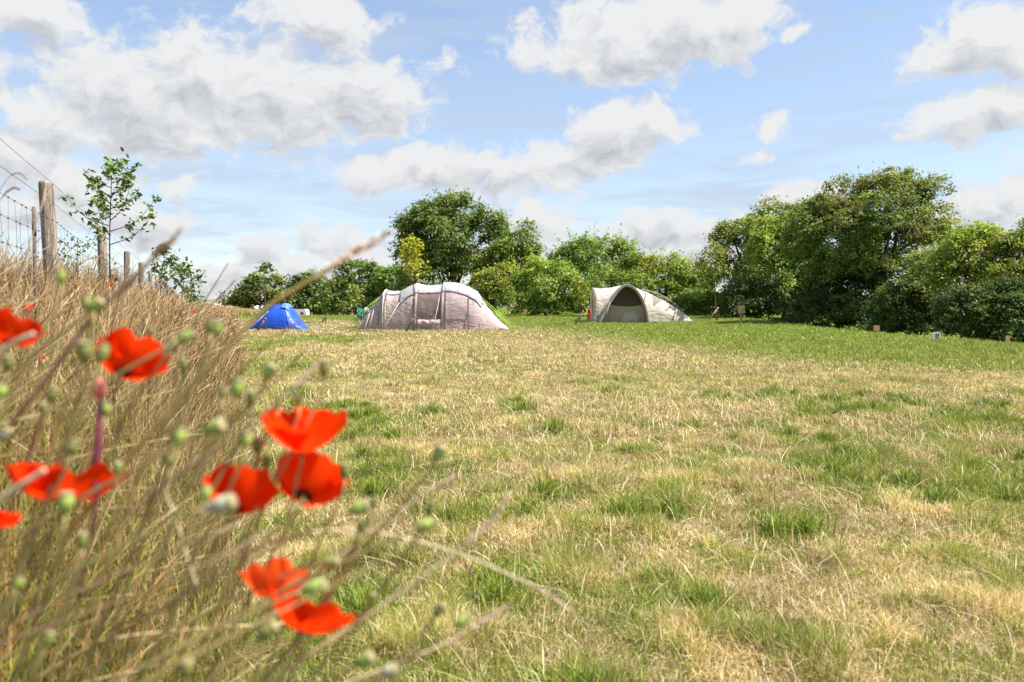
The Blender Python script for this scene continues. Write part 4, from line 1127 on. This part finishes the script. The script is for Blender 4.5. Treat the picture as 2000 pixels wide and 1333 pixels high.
# ------------------------------------------------------------------ small things in the field
M_WHITE = simple_mat('white_caravan_paint', (0.80, 0.80, 0.78), 0.35, var=0.04)
M_DKGLASS = simple_mat('dark_window_glass', (0.02, 0.024, 0.028), 0.1)
M_RUBBER = simple_mat('black_rubber', (0.02, 0.02, 0.02), 0.9)
M_GREENCLOTH = fabric_mat('green_chair_cloth', (0.015, 0.16, 0.10), 0.15, 8.0, 0.15, 0.4)
M_PALECLOTH = fabric_mat('pale_pink_cloth', (0.66, 0.58, 0.56), 0.2, 6.0, 0.08, 0.3)
M_ALU = simple_mat('grey_tube', (0.12, 0.12, 0.125), 0.4, 0.8)

def rounded_box(m, x0, x1, y0, y1, z0, z1, r, n=5):
    """box with rounded edges in the XZ profile, extruded along Y"""
    pr = []
    for (cx, cz, a0) in ((x1 - r, z1 - r, 0), (x0 + r, z1 - r, 90), (x0 + r * .6, z0 + r * .6, 180), (x1 - r * .6, z0 + r * .6, 270)):
        rr = r if cz > (z0 + z1) / 2 else r * .6
        for i in range(n + 1):
            an = math.radians(a0 + 90 * i / n); pr.append((cx + rr * math.cos(an), cz + rr * math.sin(an)))
    k = len(pr); vs = [(x, y0, z) for x, z in pr] + [(x, y1, z) for x, z in pr]
    m.add(vs, [(i, (i + 1) % k, k + (i + 1) % k, k + i) for i in range(k)] + [tuple(range(k))[::-1], tuple(range(k, 2 * k))])

def caravan():
    Y = 120.0; k = Y / F; xr = P(597.5, 600, Y).x; g = tz(xr, Y)
    top = 1.0 - 4.2 * k; x0 = xr - 4.2
    root = thing('caravan', (xr - 2, Y, g), 'white touring caravan with dark windows parked far off behind the blue tent', 'caravan')
    m = MB(); rounded_box(m, x0, xr, Y, Y + 2.1, top - 1.75, top, 0.42); m.build('body', M_WHITE, root, False)
    for px0, px1 in ((574, 579.5), (587.5, 592.5)):
        m = MB(); a = P(px0, 610, Y).x; b = P(px1, 614, Y).x
        m.box(((a + b) / 2, Y - 0.012, 1.0 - 12.3 * k), (b - a, 0.03, 4.2 * k)); w = m.build('window', M_DKGLASS, root, False)
    m = MB(); m.box(((x0 + xr) / 2, Y + 1.05, top + 0.03), (3.6, 1.9, 0.10)); m.build('roof_rail', M_ALU, root, False)
    for dx in (2.1,):
        for yy in (Y + 0.12, Y + 1.95):
            m = MB(); m.lathe([(0.33, -0.1), (0.34, 0), (0.33, 0.1)], (xr - dx, yy, top - 1.8), (0, 1, 0), 18); m.build('wheel', M_RUBBER, root)
    m = MB(); m.tube([(x0, Y + 1, top - 1.6), (x0 - 1.1, Y + 1, top - 1.6)], 0.05, 6); m.tube([(x0 - 1.0, Y + 1, top - 1.6), (x0 - 1.0, Y + 1, g)], 0.04, 6); m.build('tow_bar', M_ALU, root)
caravan()

def camp_chair():
    Y = 36.9; k = Y / F; c = gp(707, Y); b = c.z
    root = thing('camping_chair', c, 'green folding camping chair tucked against the left end of the pink tent', 'chair')
    def at(px, z, dy=0.0): return Vector((P(px, 600, Y).x, Y + dy, b + z))
    m = MB(); m.grid([[at(696.5 + 12 * u, 0.46 + 0.50 * v - 0.07 * u * v, 0.18 + 0.12 * v + 0.04 * math.sin(3.1 * u)) for u in (0, .25, .5, .75, 1)] for v in (0, .33, .66, 1)]); m.build('backrest', M_GREENCLOTH, root, thick=0.02)
    m = MB(); m.grid([[at(696.5 + 12 * u, 0.45 - 0.05 * math.sin(3.1 * u), 0.18 - 0.45 * v) for u in (0, .25, .5, .75, 1)] for v in (0, .5, 1)]); m.build('seat', M_GREENCLOTH, root, thick=0.02)
    for px in (695.5, 709.5):
        m = MB(); m.tube([at(px, 0.62, 0.2), at(px, 0.64, -0.28)], 0.022, 6); m.build('armrest', M_BLACKC, root)
        m = MB(); m.tube([at(px, 0.0, -0.25), at(px, 0.64, -0.27)], 0.015, 6); m.build('leg', M_ALU, root)
        m = MB(); m.tube([at(px, 0.0, 0.2), at(px, 0.5, 0.2), at(px, 1.0, 0.31)], 0.015, 6); m.build('leg', M_ALU, root)
    m = MB(); m.tube([at(696, 0.03, -0.25), at(709, 0.42, -0.24)], 0.012, 5); m.tube([at(709, 0.03, -0.25), at(696, 0.42, -0.24)], 0.012, 5); m.build('cross_brace', M_ALU, root)
    r = thing('draped_towel', at(714, 0.5, 0.1), 'pale pink towel draped between the green chair and the pink tent', 'towel')
    m = MB(); m.grid([[at(710 + 8 * u, 0.62 + 0.36 * v - 0.05 * u, 0.32 + 0.05 * math.sin(4 * u)) for u in (0, .33, .66, 1)] for v in (0, .5, 1)]); m.build('cloth', M_PALECLOTH, r, thick=0.015)
M_BLACKC = simple_mat('black_foam', (0.018, 0.018, 0.02), 0.8)
camp_chair()

def number_board(label, px, py_top, py_bot, Y, wpx, board_frac=0.55, grp='wooden pitch boards', depth=0.035, sunk=False):
    k = Y / F; x = P(px, 600, Y).x; g = tz(x, Y)
    top = P(px, py_top, Y).z; h = (py_bot - py_top) * k; w = wpx * k
    root = thing('pitch_board', (x, Y, g), label, 'sign', grp)
    m = MB(); m.box((x, Y + depth * 0.5 + 0.026, (top - 0.01 + g - 0.1) / 2), (w * 0.28, 0.05, top - 0.01 - g + 0.1)); m.build('post', M_SIGNWOOD, root, False)
    m = MB(); m.box((x, Y, top - h * board_frac / 2), (w, depth, h * board_frac)); m.build('board', M_SIGNWOOD, root, False)
    return root
number_board('square wooden pitch board on a short post near the sky gap', 1448, 596.5, 626, 42, 13.5)
number_board('low orange wooden stub board on the crest below the tallest hedge tree', 1713, 636, 650, 32.0, 11.5, 0.72)
number_board('small wooden pitch board on a post right of the pink tent', 1026, 604.5, 619.5, 54, 7.5, 0.66)
number_board('tiny wooden stub in front of the bright shrub left of the beige tent', 1068.5, 617, 623, 50, 6, 0.9)
number_board('small grey pitch board on a post far away beside the caravan', 608.5, 611, 621, 88, 4.0, 0.6)
number_board('dim orange wooden board half hidden in ivy at the right edge', 1970, 656, 676, 27.0, 8, 0.7)

def white_box():
    Y = 24.2; k = Y / F; x = P(1829.5, 600, Y).x; g = tz(x, Y); top = P(1829.5, 650, Y).z
    root = thing('display_box', (x, Y, g), 'small white framed box with grey front on the lawn crest, right side', 'box')
    h = top - g + 0.03; w = 13 * k
    m = MB()
    for dx in (-w / 2 + 0.012, w / 2 - 0.012): m.box((x + dx, Y, g - 0.03 + h / 2), (0.024, 0.14, h))
    m.box((x, Y, top - 0.012), (w - 0.052, 0.14, 0.024)); m.box((x, Y, top - h * 0.82), (w - 0.052, 0.14, 0.05)); m.build('frame', M_WHITE, root, False)
    m = MB(); m.box((x, Y + 0.01, top - h * 0.40), (w - 0.056, 0.06, h * 0.66)); m.build('panel', simple_mat('grey_panel', (0.20, 0.19, 0.18), 0.8, var=0.5, scale=5, col2=(0.58, 0.56, 0.53)), root, False)
white_box()

def polytunnel():
    Y = 330.0; k = Y / F; a, b = P(405, 600, Y).x, P(498, 600, Y).x
    root = thing('polytunnel', ((a + b) / 2, Y, 0.5), 'long low white polytunnel on the skyline beyond the meadow', 'greenhouse')
    m = MB(); n = 14
    m.grid([[Vector((x, Y + 6 - 6 * math.cos(math.pi * i / n), 0.2 + 2.15 * math.sin(math.pi * i / n) + 0.12 * (j % 2))) for i in range(n + 1)] for j, x in enumerate(np.linspace(a, b, 19))])
    m.build('cover', M_WHITE, root)
    m = MB()
    for x in (a, b): m.add([Vector((x, Y + 6 - 5.9 * math.cos(math.pi * i / n), 0.2 + 2.1 * math.sin(math.pi * i / n))) for i in range(n + 1)], [tuple(range(n + 1))])
    m.build('end_wall', M_WHITE, root)
polytunnel()

# ------------------------------------------------------------------ poppies
def petal_mat():
    m, t = new_mat('poppy_petal')
    at = N(t, 'ShaderNodeAttribute', attribute_name='col')
    d = N(t, 'ShaderNodeBsdfDiffuse'); L(t, at.outputs[0], d.inputs[0])
    tr = N(t, 'ShaderNodeBsdfTranslucent'); L(t, at.outputs[0], tr.inputs[0])
    mx = N(t, 'ShaderNodeMixShader'); mx.inputs[0].default_value = 0.6
    L(t, d.outputs[0], mx.inputs[1]); L(t, tr.outputs[0], mx.inputs[2])
    o = N(t, 'ShaderNodeOutputMaterial'); L(t, mx.outputs[0], o.inputs[0])
    return m
M_PETAL = petal_mat()
M_STEM = simple_mat('hairy_green_stem', (0.27, 0.27, 0.075), 0.8, var=0.3, scale=60, col2=(0.42, 0.31, 0.13))
M_CAPS = simple_mat('green_capsule', (0.25, 0.36, 0.055), 0.55, var=0.22, scale=90, col2=(0.36, 0.44, 0.1))
M_CAPSD = simple_mat('dark_green_capsule', (0.15, 0.2, 0.035), 0.6, var=0.25, scale=90, col2=(0.25, 0.25, 0.06))
M_CAPSG = simple_mat('grey_green_capsule', (0.36, 0.38, 0.25), 0.6, var=0.2, scale=90, col2=(0.48, 0.45, 0.3))
M_DISC = simple_mat('capsule_disc', (0.26, 0.22, 0.10), 0.8, var=0.3, scale=120)
M_STAMEN = simple_mat('dark_stamens', (0.02, 0.012, 0.02), 0.8)
M_STRAWSTEM = simple_mat('straw_stem', (0.60, 0.46, 0.26), 0.8, var=0.3, scale=70, col2=(0.74, 0.60, 0.40))
M_BROWNSTEM = simple_mat('brown_stem', (0.30, 0.165, 0.09), 0.8, var=0.35, scale=70, col2=(0.46, 0.29, 0.17))
M_PINKSTEM = simple_mat('pinkish_seed_head', (0.70, 0.46, 0.33), 0.8, var=0.25, scale=80, col2=(0.80, 0.60, 0.45))
M_YELSTEM = simple_mat('yellow_green_stem', (0.42, 0.38, 0.09), 0.8, var=0.3, scale=60, col2=(0.56, 0.40, 0.16))
M_MAROON = simple_mat('maroon_stem', (0.16, 0.02, 0.05), 0.7, var=0.3, scale=60, col2=(0.26, 0.05, 0.09))
M_ROSE = simple_mat('rose_red_bud', (0.55, 0.10, 0.11), 0.7, var=0.2, scale=60)

def stem_path(tip, rng, lean=None, n=14, tilt=None):
    """from the ground up to the tip, arching over to the right"""
    h = max(0.25, tip.z - tz(tip.x - 0.3, tip.y))
    ln = (0.55 + rng.uniform(-.15, .25)) if lean is None else lean
    rx = tip.x - ln * h; ry = tip.y + rng.uniform(-.04, .16)
    g = Vector((rx, ry, tz(rx, ry) - 0.01))
    m1 = g.lerp(tip, 0.4) + Vector((-0.05 * h, 0.0, 0.10 * h))
    m2 = g.lerp(tip, 0.78) + Vector((-0.015 * h, 0.0, 0.055 * h))
    return smooth_path([g, m1, m2, tip], n)

def poppy(label, px, py, Y, wpx, axis, cup=1.25, seed=1, lean=0.45, open_=0.0, npet=4, grp='red field poppies', ruffle=0.14, stem=True, detail=True, beta=0.22, hue=(0.98, 0.055, 0.004)):
    rng = random.Random(seed)
    base = P(px, py, Y); Rr = wpx * 0.5 * Y / F
    ax = Vector(axis).normalized()
    path = stem_path(base, rng, lean)
    root = thing('poppy', path[0], label, 'flower', grp)
    u = ax.orthogonal().normalized(); w = ax.cross(u)
    Rl = Rr * cup / max(0.25, math.sin(min(beta + cup, 1.5)) - math.sin(beta))
    for q in range(npet):
        th0 = q * 2 * math.pi / npet + rng.uniform(-.25, .25)
        inner = q % 2
        m = MB(); rows = []
        ph1, ph2 = rng.uniform(0, 6), rng.uniform(0, 6)
        sc_ = rng.uniform(0.86, 1.06); cu = cup * rng.uniform(0.85, 1.18); dip = open_ * rng.uniform(0.4, 1.2)
        na, nr = (22, 14) if detail else (8, 5)
        cols = []
        for i in range(na + 1):
            a = -1 + 2 * i / na; row = []
            for j in range(nr + 1):
                r = j / nr
                rl = r * sc_ * (1 - 0.11 * abs(a) ** 3 + 0.022 * math.sin(7 * a + ph1) * r + 0.012 * math.sin(17 * a + ph2) * r)
                wid = 1.22 * (0.6 + 0.4 * r)
                th = th0 + a * wid
                phi = beta + cu * rl
                rho = Rl * (math.sin(phi) - math.sin(beta)) / cu
                zz = Rl * (math.cos(beta) - math.cos(phi)) / cu
                zz -= dip * Rl * rl * rl
                crump = ruffle * Rl * r ** 1.6 * (0.55 * math.sin(6.5 * a + ph1 + 2 * r) + 0.30 * math.sin(13 * a + ph2) + 0.9 * (float(vnoise(np.array([a * 3 + ph1]), np.array([r * 4 + ph2]), q)[0]) - 0.5))
                rho += (0.012 * inner) * Rl + crump * 0.55 * math.sin(phi)
                zz += crump * (0.35 + math.cos(phi)) * 0.7 + 0.01 * inner * Rl
                row.append(base + u * (rho * math.cos(th)) + w * (rho * math.sin(th)) + ax * zz)
                dk = ss(np.array(r), 0.10, 0.26); v = 0.9 + 0.25 * float(vnoise(np.array([a * 22.0]), np.array([r * 2.0]), 5)[0])
                cols.append(np.array([0.04, 0.006, 0.02]) * (1 - dk) + dk * np.array(hue) * np.array([v, v, 1.0]))
            rows.append(row)
        m.grid(rows)
        m.c = [tuple(c) for c in cols]
        m.build('petal', M_PETAL, root, True, cols=True)
    if detail:
        m = MB(); m.lathe([(Rr * .06, 0), (Rr * .12, Rr * .1), (Rr * .13, Rr * .22), (Rr * .12, Rr * .27), (Rr * .02, Rr * .28)], base, ax, 10); m.build('ovary', M_CAPS, root)
        m = MB()
        for k in range(34):
            an = rng.uniform(0, 6.28); d = (ax * rng.uniform(.5, 1.0) + (u * math.cos(an) + w * math.sin(an)) * rng.uniform(.4, .8)).normalized()
            tip = base + d * Rr * rng.uniform(.3, .42); m.tube([base + d * Rr * .06, tip], Rr * .008, 4); m.box(tip, (Rr * .05, Rr * .03, Rr * .04))
        m.build('stamens', M_STAMEN, root)
    m = MB(); m.tube(path, [0.0014 * (1.15 - 0.3 * i / 13) if detail else 0.0018 for i in range(14)], 8); m.build('stem', M_STEM, root)
    return root

poppy('open red poppy cut by the left picture edge, above all others', 18, 672, 0.62, 122, (-0.1, 0.55, 0.85), 0.75, 51, 0.3)
poppy('red poppy half hidden by grass stalks beside two dark seed pods', 236, 732, 0.66, 142, (0.1, 0.66, 0.72), 0.85, 52, 0.35, ruffle=0.2)
poppy('wide two winged red poppy low on the left, crossed by a pale stalk', 120, 985, 0.60, 218, (-0.05, 0.42, 0.9), 0.75, 53, 0.3, 0.1, ruffle=0.22)
poppy('flat topped red poppy with a grey seed pod in front of its left half', 456, 996, 0.61, 148, (0.05, 0.80, 0.75), 0.8, 54, 0.45)
poppy('highest red poppy over the lawn, cupped like a fan on its stem', 590, 890, 0.64, 176, (0.10, -0.05, 1.0), 0.55, 55, 0.12, ruffle=0.13, beta=0.42)
poppy('large rounded red poppy right below the fan shaped one', 592, 972, 0.66, 152, (0.12, 0.88, 0.55), 0.8, 56, 0.40, ruffle=0.12)
poppy('small tattered orange red poppy beside a pale green pod, seen through stalks', 534, 1172, 0.61, 128, (-0.1, 0.65, 0.75), 0.95, 57, 0.5, ruffle=0.22, npet=3, hue=(0.98, 0.13, 0.02))
poppy('lowest large red poppy, tilted towards the lawn', 590, 1240, 0.58, 190, (0.25, 0.45, 0.85), 0.85, 58, 0.5, ruffle=0.2)
poppy('red petal tip of a poppy cut by the left edge below the winged one', 2, 1032, 0.56, 60, (0.2, 0.3, 0.9), 1.1, 59, 0.3)
rp = random.Random(77)
for i, (px, py, Y, wp, lab) in enumerate(((57, 604, 2.6, 20, 'small distant orange red poppy in tall grass left of the fence posts'), (48, 614, 2.7, 18, 'small distant poppy just below its twin in tall grass at far left'),
        (217, 560, 4.6, 12, 'tiny red poppy in the grass below the second fence post'), (243, 628, 3.4, 10, 'tiny orange poppy deep in the bank grass under the red stemmed sapling'),
        (343, 630, 4.6, 9, 'tiny red poppy far along the bank, near its right slope'), (378, 612, 7.0, 8, 'farthest tiny red poppy near the lawn end of the bank'),
        (84, 702, 2.2, 14, 'dim small poppy behind stalks between the two upper left blooms'))):
    poppy(lab, px, py, Y, wp, (rp.uniform(-.3, .3), rp.uniform(-.4, .2), 1), 0.9, 80 + i, 0.15, grp='small distant poppies on the bank', detail=False)

def capsule_profile(r, h, fat):
    return [(r * .22, 0), (r * .30, h * .05), (r * .62, h * .2), (r * .9, h * .42), (r * 1.0, h * .62), (r * .97, h * .78), (r * .80, h * .90), (r * .55, h * .96)]

def seed_pod(label, px, py, Y, size, ang, mat, seed, lean=None, tone=None):
    """size: capsule length in photo pixels; ang: tilt of the capsule axis from upright to the right, degrees"""
    rng = random.Random(seed)
    h = size * Y / F; r = h * rng.uniform(0.29, 0.35)
    a = math.radians(ang); ax = Vector((math.sin(a), rng.uniform(-.25, .25), math.cos(a))).normalized()
    c = P(px, py, Y); base = c - ax * h * 0.5
    rx_lean = (0.25 + 0.008 * max(0, ang)) if lean is None else lean
    path = stem_path(base, rng, rx_lean)
    path = path[:-3] + smooth_path([path[-4], base - ax * h * 0.8, base], 5)[1:]
    root = thing('poppy_seed_head', path[0], label, 'seed head', 'poppy seed heads among the grass')
    m = MB(); m.tube(path, [0.0012] * len(path), 7); m.build('stem', M_STEM, root)
    m = MB(); m.lathe(capsule_profile(r, h, 1), base, ax, 18); m.build('capsule', mat, root)
    m = MB(); m.lathe([(r * .5, h * .94), (r * .98, h * .95), (r * 1.02, h * .985), (r * .6, h * 1.03), (r * .1, h * 1.07)], base, ax, 16); m.build('disc', M_DISC, root)
    return root

G, D, GR = M_CAPS, M_CAPSD, M_CAPSG
PODS = [
 (118, 542, .62, 30, 5, G, 'round green bud standing alone against brown grass below the nearest fence post'),
 (170, 596, .62, 32, -20, D, 'dark pod in the touching pair under the nearest fence post'),
 (184, 598, .60, 34, 50, G, 'bright pod in the touching pair under the nearest fence post'),
 (362, 660, .60, 38, 60, G, 'bright green pod lying along a stalk left of the meadow edge'),
 (334, 674, .62, 26, 30, D, 'small dark pod just left of the bright pod lying on a stalk'),
 (410, 640, .64, 28, 5, D, 'dark left pod of the pair nearest the blue tent'),
 (424, 646, .62, 34, 15, G, 'light right pod of the pair nearest the blue tent'),
 (165, 690, .58, 44, 5, D, 'large dark pod left of the half hidden poppy'),
 (200, 692, .58, 40, 8, D, 'large dark pod overlapping the left petals of the half hidden poppy'),
 (294, 650, .70, 22, 0, D, 'small dark pod above the half hidden poppy'),
 (357, 714, .62, 26, 5, D, 'dark green pod right of the half hidden poppy'),
 (524, 730, .62, 38, 30, G, 'pale bluish green pod on the lawn side below the blue tent'),
 (463, 760, .60, 40, 10, G, 'upright green pod with a small brown bud on its left'),
 (435, 768, .62, 26, 5, D, 'small brown bud beside the upright green pod'),
 (490, 781, .60, 36, 8, D, 'dark green pod right of the upright green pod'),
 (633, 722, .66, 36, 5, D, 'lone dark pod highest over the lawn'),
 (543, 787, .66, 22, 5, D, 'small dark pod above the fan shaped poppy'),
 (582, 780, .66, 26, 0, D, 'narrow dark pod directly above the fan shaped poppy'),
 (416, 838, .56, 46, 65, G, 'fat green pod left of the fan shaped poppy'),
 (350, 856, .58, 38, 15, G, 'green pod left of the fat one, on a brown stalk'),
 (480, 862, .60, 32, 10, G, 'green pod tucked under the left of the fan shaped poppy'),
 (502, 872, .62, 34, 5, D, 'dark pod touching the lower left of the fan shaped poppy'),
 (332, 902, .60, 26, 5, D, 'dark small pod above the flat topped poppy stalks'),
 (206, 801, .62, 28, 10, G, 'green pod beside the maroon flower stem'),
 (102, 774, .60, 34, 20, D, 'dark pod in grass between the left edge and the maroon stem'),
 (84, 800, .62, 26, 5, D, 'brownish pod just below the dark pod left of the maroon stem'),
 (14, 711, .58, 34, 10, D, 'dark pod under the poppy at the left edge'),
 (3, 766, .58, 30, 5, G, 'yellowish pod cut by the left edge'),
 (140, 875, .58, 34, 15, D, 'dark green pod above the winged poppy'),
 (230, 916, .60, 26, 10, G, 'pale green pod right of the maroon stem foot'),
 (10, 850, .58, 28, 30, GR, 'pale bud at the left edge above the winged poppy'),
 (520, 905, .62, 28, 0, D, 'dark pod between the fan shaped and flat topped poppies'),
 (672, 922, .66, 32, 5, D, 'brown green pod at the upper right of the rounded poppy'),
 (855, 889, .66, 38, 30, G, 'green pod farthest over the lawn near a thin dark stalk'),
 (698, 994, .60, 42, 70, G, 'light green pod right of the rounded poppy'),
 (730, 984, .62, 26, 15, D, 'small dark pod behind the light green pod'),
 (840, 995, .62, 32, 20, D, 'dark pod right above a bright pod over the lawn'),
 (828, 1028, .60, 42, 70, G, 'bright fat pod over the lawn, right of the rounded poppy'),
 (428, 988, .52, 62, 72, GR, 'large greyish pod lying in front of the flat topped poppy'),
 (402, 966, .58, 34, 0, G, 'small green pod at the left tip of the flat topped poppy'),
 (640, 1098, .60, 42, 75, G, 'yellowish green pod above the lowest poppies'),
 (612, 1149, .56, 48, 72, G, 'pale blue green pod beside the tattered orange poppy'),
 (856, 1194, .62, 32, 35, D, 'green pod with brown cap low over the lawn'),
 (900, 1215, .60, 36, 55, G, 'light green pod lowest on the right, resting by a brown stalk'),
 (708, 1292, .56, 46, 55, G, 'green pod right of the lowest poppy at the bottom edge'),
 (757, 1312, .56, 38, 70, GR, 'pale pod at the bottom edge on the lawn side'),
 (128, 985, .54, 46, 5, G, 'green pod in front of the winged poppy'),
 (95, 1250, .54, 34, 20, G, 'blurred yellow green pod at lower left'),
 (520, 1235, .54, 44, 50, D, 'dark green pod under the left petals of the lowest poppy'),
 (160, 1058, .56, 34, 5, D, 'green pod below the winged poppy'),
 (37, 1140, .54, 26, 20, G, 'small yellow bud near the left edge, low down'),
 (705, 1030, .62, 28, 10, D, 'dark pod under the light green pod right of the rounded poppy'),
 (362, 1308, .52, 40, 10, D, 'dark blurred pod at the bottom edge under the grass stalks'),
 (725, 1170, .62, 24, 30, G, 'small faint pod on the lawn right of the lowest poppy'),
]
for i, (px, py, Y, sz, an, mt, lab) in enumerate(PODS):
    seed_pod(lab, px, py, Y, sz, an, mt, 300 + i)

def flower_spike():
    root = thing('flower_spike', P(190, 930, .6), 'dark maroon upright flower stem with a rose red tip above the winged poppy', 'flower')
    pts = smooth_path([P(150, 1180, .62), P(186, 1000, .6), P(187, 925, .6), P(192, 850, .6), P(194, 778, .6)], 16)
    m = MB(); m.tube(pts, [0.0014 + 0.0016 * max(0, math.sin((i - 5) / 10 * 3.1)) for i in range(16)], 8); m.build('stem', M_MAROON, root)
    m = MB(); m.lathe([(.001, 0), (.0038, .004), (.0044, .009), (.003, .014), (.0008, .017)], P(194, 782, .6), (0.05, 0, 1), 12); m.build('bud', M_ROSE, root)
flower_spike()

def grass_stalk(label, pts, Y, wpx, mat, headmat=None, head=0.35, headw=1.8, seed=1, Y1=None, grp='single grass stalks in front'):
    """pts: photo pixels from the tip down; head: share of the length that is seed head"""
    rng = random.Random(seed)
    Y1 = Y if Y1 is None else Y1
    n = len(pts)
    w = [P(p[0], p[1], Y + (Y1 - Y) * i / (n - 1)) for i, p in enumerate(pts)]
    path = smooth_path(w, 40)
    root = thing('grass_stalk', path[-1], label, 'grass stalk', grp)
    r0 = wpx * 0.5 * Y / F
    hn = int(40 * head)
    m = MB(); m.tube(path[max(0, hn - 4):], [r0 * (0.75 + 0.35 * i / 40) for i in range(len(path[max(0, hn - 4):]))], 7); m.build('stem', mat, root)
    if head > 0:
        m = MB(); m.tube(path[:hn + 1], r0 * 0.55, 5)
        for i in range(hn * 4):
            t = i / (hn * 4); q = t * hn; a = path[int(q)].lerp(path[int(q) + 1], q - int(q)); d = (path[0] - path[hn]).normalized()
            side = Vector((rng.gauss(0, 1), rng.gauss(0, 1), rng.gauss(0, 1))); side = (side - d * side.dot(d)).normalized()
            env = (0.35 + 0.65 * math.sin(math.pi * min(1, t * 0.9 + 0.08))) * headw * r0
            e = a + side * env * 0.35; f = e + (d + side * 0.28).normalized() * r0 * rng.uniform(3.0, 5.0)
            m.tube([e, e.lerp(f, .4), f], [env * .22, env * .42, env * .06], 5)
        m.build('seed_head', headmat or mat, root)
    return root
B_, S_, K_, Yl = M_BROWNSTEM, M_STRAWSTEM, M_PINKSTEM, M_YELSTEM
grass_stalk('thick dark brown stalk sweeping up across the sky below the slender saplings', [(346, 458), (306, 495), (284, 520), (246, 558), (200, 600), (150, 660), (95, 735), (20, 830), (-80, 960)], 0.62, 11.0, B_, B_, 0.2, 1.2, 1)
grass_stalk('longest blurred seed stalk reaching over the blue tent towards the big beech', [(756, 457), (690, 495), (640, 527), (585, 560), (530, 595), (470, 650), (400, 725), (320, 815), (230, 920), (120, 1060)], 0.64, 11.0, Yl, K_, 0.30, 1.5, 2)
grass_stalk('pinkish branched seed stalk pointing up right over the lawn', [(992, 970), (958, 1016), (905, 1070), (850, 1108), (780, 1160), (690, 1222), (590, 1290), (480, 1370)], 0.62, 6.5, S_, K_, 0.28, 1.7, 3)
grass_stalk('pale arching stalk drooping down right across the lawn', [(1115, 1192), (1060, 1155), (1000, 1125), (930, 1095), (860, 1070), (770, 1047), (680, 1036), (560, 1050), (430, 1110), (300, 1200)], 0.68, 5.0, S_, K_, 0.25, 1.3, 4)
grass_stalk('short pale straw stalk over the lawn left of the bright pods', [(882, 935), (845, 955), (800, 985), (740, 1028), (680, 1075), (600, 1140), (500, 1230)], 0.68, 6.0, S_, K_, 0.25, 1.5, 5)
grass_stalk('brown stalk lowest on the lawn side, tip below the arching one', [(986, 1187), (940, 1215), (895, 1245), (830, 1275), (760, 1303), (690, 1330), (600, 1372)], 0.62, 6.5, S_, K_, 0.3, 1.3, 6)
grass_stalk('thin dark zigzag ryegrass spike crossing the lawn right of the fan shaped poppy', [(890, 857), (845, 870), (800, 886), (745, 908), (690, 934), (630, 970), (560, 1020), (470, 1100)], .8, 3.0, B_, B_, 0.45, 1.6, 7)
grass_stalk('fine pale spike over the lawn above the fan shaped poppy', [(738, 742), (700, 757), (655, 776), (610, 795), (560, 830), (480, 900), (380, 1010)], .9, 3.0, S_, S_, 0.3, 1.6, 8)
grass_stalk('thick pale stalk crossing the front of the winged poppy', [(88, 918), (45, 945), (0, 975), (-60, 1018)], 0.50, 13.0, S_, K_, 0.0, 1.3, 9)
grass_stalk('pale stalk crossing the front of the poppy at the left edge', [(66, 652), (30, 668), (0, 688), (-60, 730)], 0.55, 11.0, S_, K_, 0.0, 1.3, 10)
grass_stalk('pale bent straw falling down right beneath the flat topped poppy', [(304, 912), (325, 965), (345, 1018), (362, 1075), (385, 1146)], 0.60, 4.0, S_, S_, 0.0, 1, 11)
grass_stalk('upright thin dark blade left of the blue tent', [(447, 512), (425, 548), (405, 580), (388, 612), (365, 660), (340, 730)], 1.6, 2.6, B_, B_, 0.0, 1, 12)
grass_stalk('second thin dark blade leaning right beside the blue tent', [(461, 545), (435, 575), (405, 605), (375, 640), (330, 700), (290, 770)], 1.5, 3.0, B_, B_, 0.0, 1, 13)
grass_stalk('long reddish stalk low in the left corner', [(468, 1022), (415, 1046), (350, 1072), (240, 1118), (120, 1170), (0, 1232), (-80, 1274)], 0.56, 5.5, B_, K_, 0.2, 1.2, 14)
grass_stalk('brown stalk with a pinkish head below the long reddish one', [(520, 1040), (420, 1095), (300, 1150), (160, 1200), (0, 1258), (-80, 1290)], 0.54, 5.0, B_, K_, 0.25, 1.2, 15)
grass_stalk('dark stalk rising along the meadow edge between pods', [(598, 680), (560, 725), (520, 760), (470, 815), (400, 880), (310, 960), (200, 1060)], .7, 4.0, B_, B_, 0.3, 1.4, 16)
grass_stalk('brown stalk in front of the lower edge of the blue tent', [(590, 625), (560, 645), (530, 665), (490, 705), (440, 755), (370, 820), (280, 910)], .75, 4.0, B_, B_, 0.3, 1.3, 17)
grass_stalk('purple brown stalk above the small dark pods over the lawn', [(620, 710), (590, 745), (555, 775), (510, 815), (440, 865), (350, 925), (240, 1010)], .55, 6.0, B_, K_, 0.35, 1.3, 18)
grass_stalk('yellow green stem under the greyish pod', [(760, 1085), (690, 1125), (600, 1170), (480, 1230), (340, 1300), (220, 1370)], .5, 6.0, Yl, Yl, 0.0, 1, 19)
grass_stalk('olive stem rising to the pods right of the rounded poppy', [(820, 930), (770, 985), (715, 1035), (640, 1090), (540, 1160), (420, 1250)], .58, 4.5, Yl, Yl, 0.0, 1, 20)
grass_stalk('brown drooping grass panicle against the sky at the left edge, beside the wires', [(38, 372), (26, 368), (12, 376), (0, 392), (-20, 425), (-50, 480)], 1.5, 1.6, B_, B_, 0.55, 3.2, 21)
grass_stalk('fine hanging grass panicle above the plain wire at the left edge', [(52, 352), (44, 342), (30, 338), (14, 350), (0, 372), (-30, 430)], 1.5, 1.3, B_, B_, 0.5, 3.4, 22)
grass_stalk('pale thin grass head standing before the netting left of the nearest post', [(88, 372), (84, 395), (72, 430), (58, 480), (40, 540), (20, 600)], 1.3, 2.6, S_, K_, 0.35, 1.8, 23)
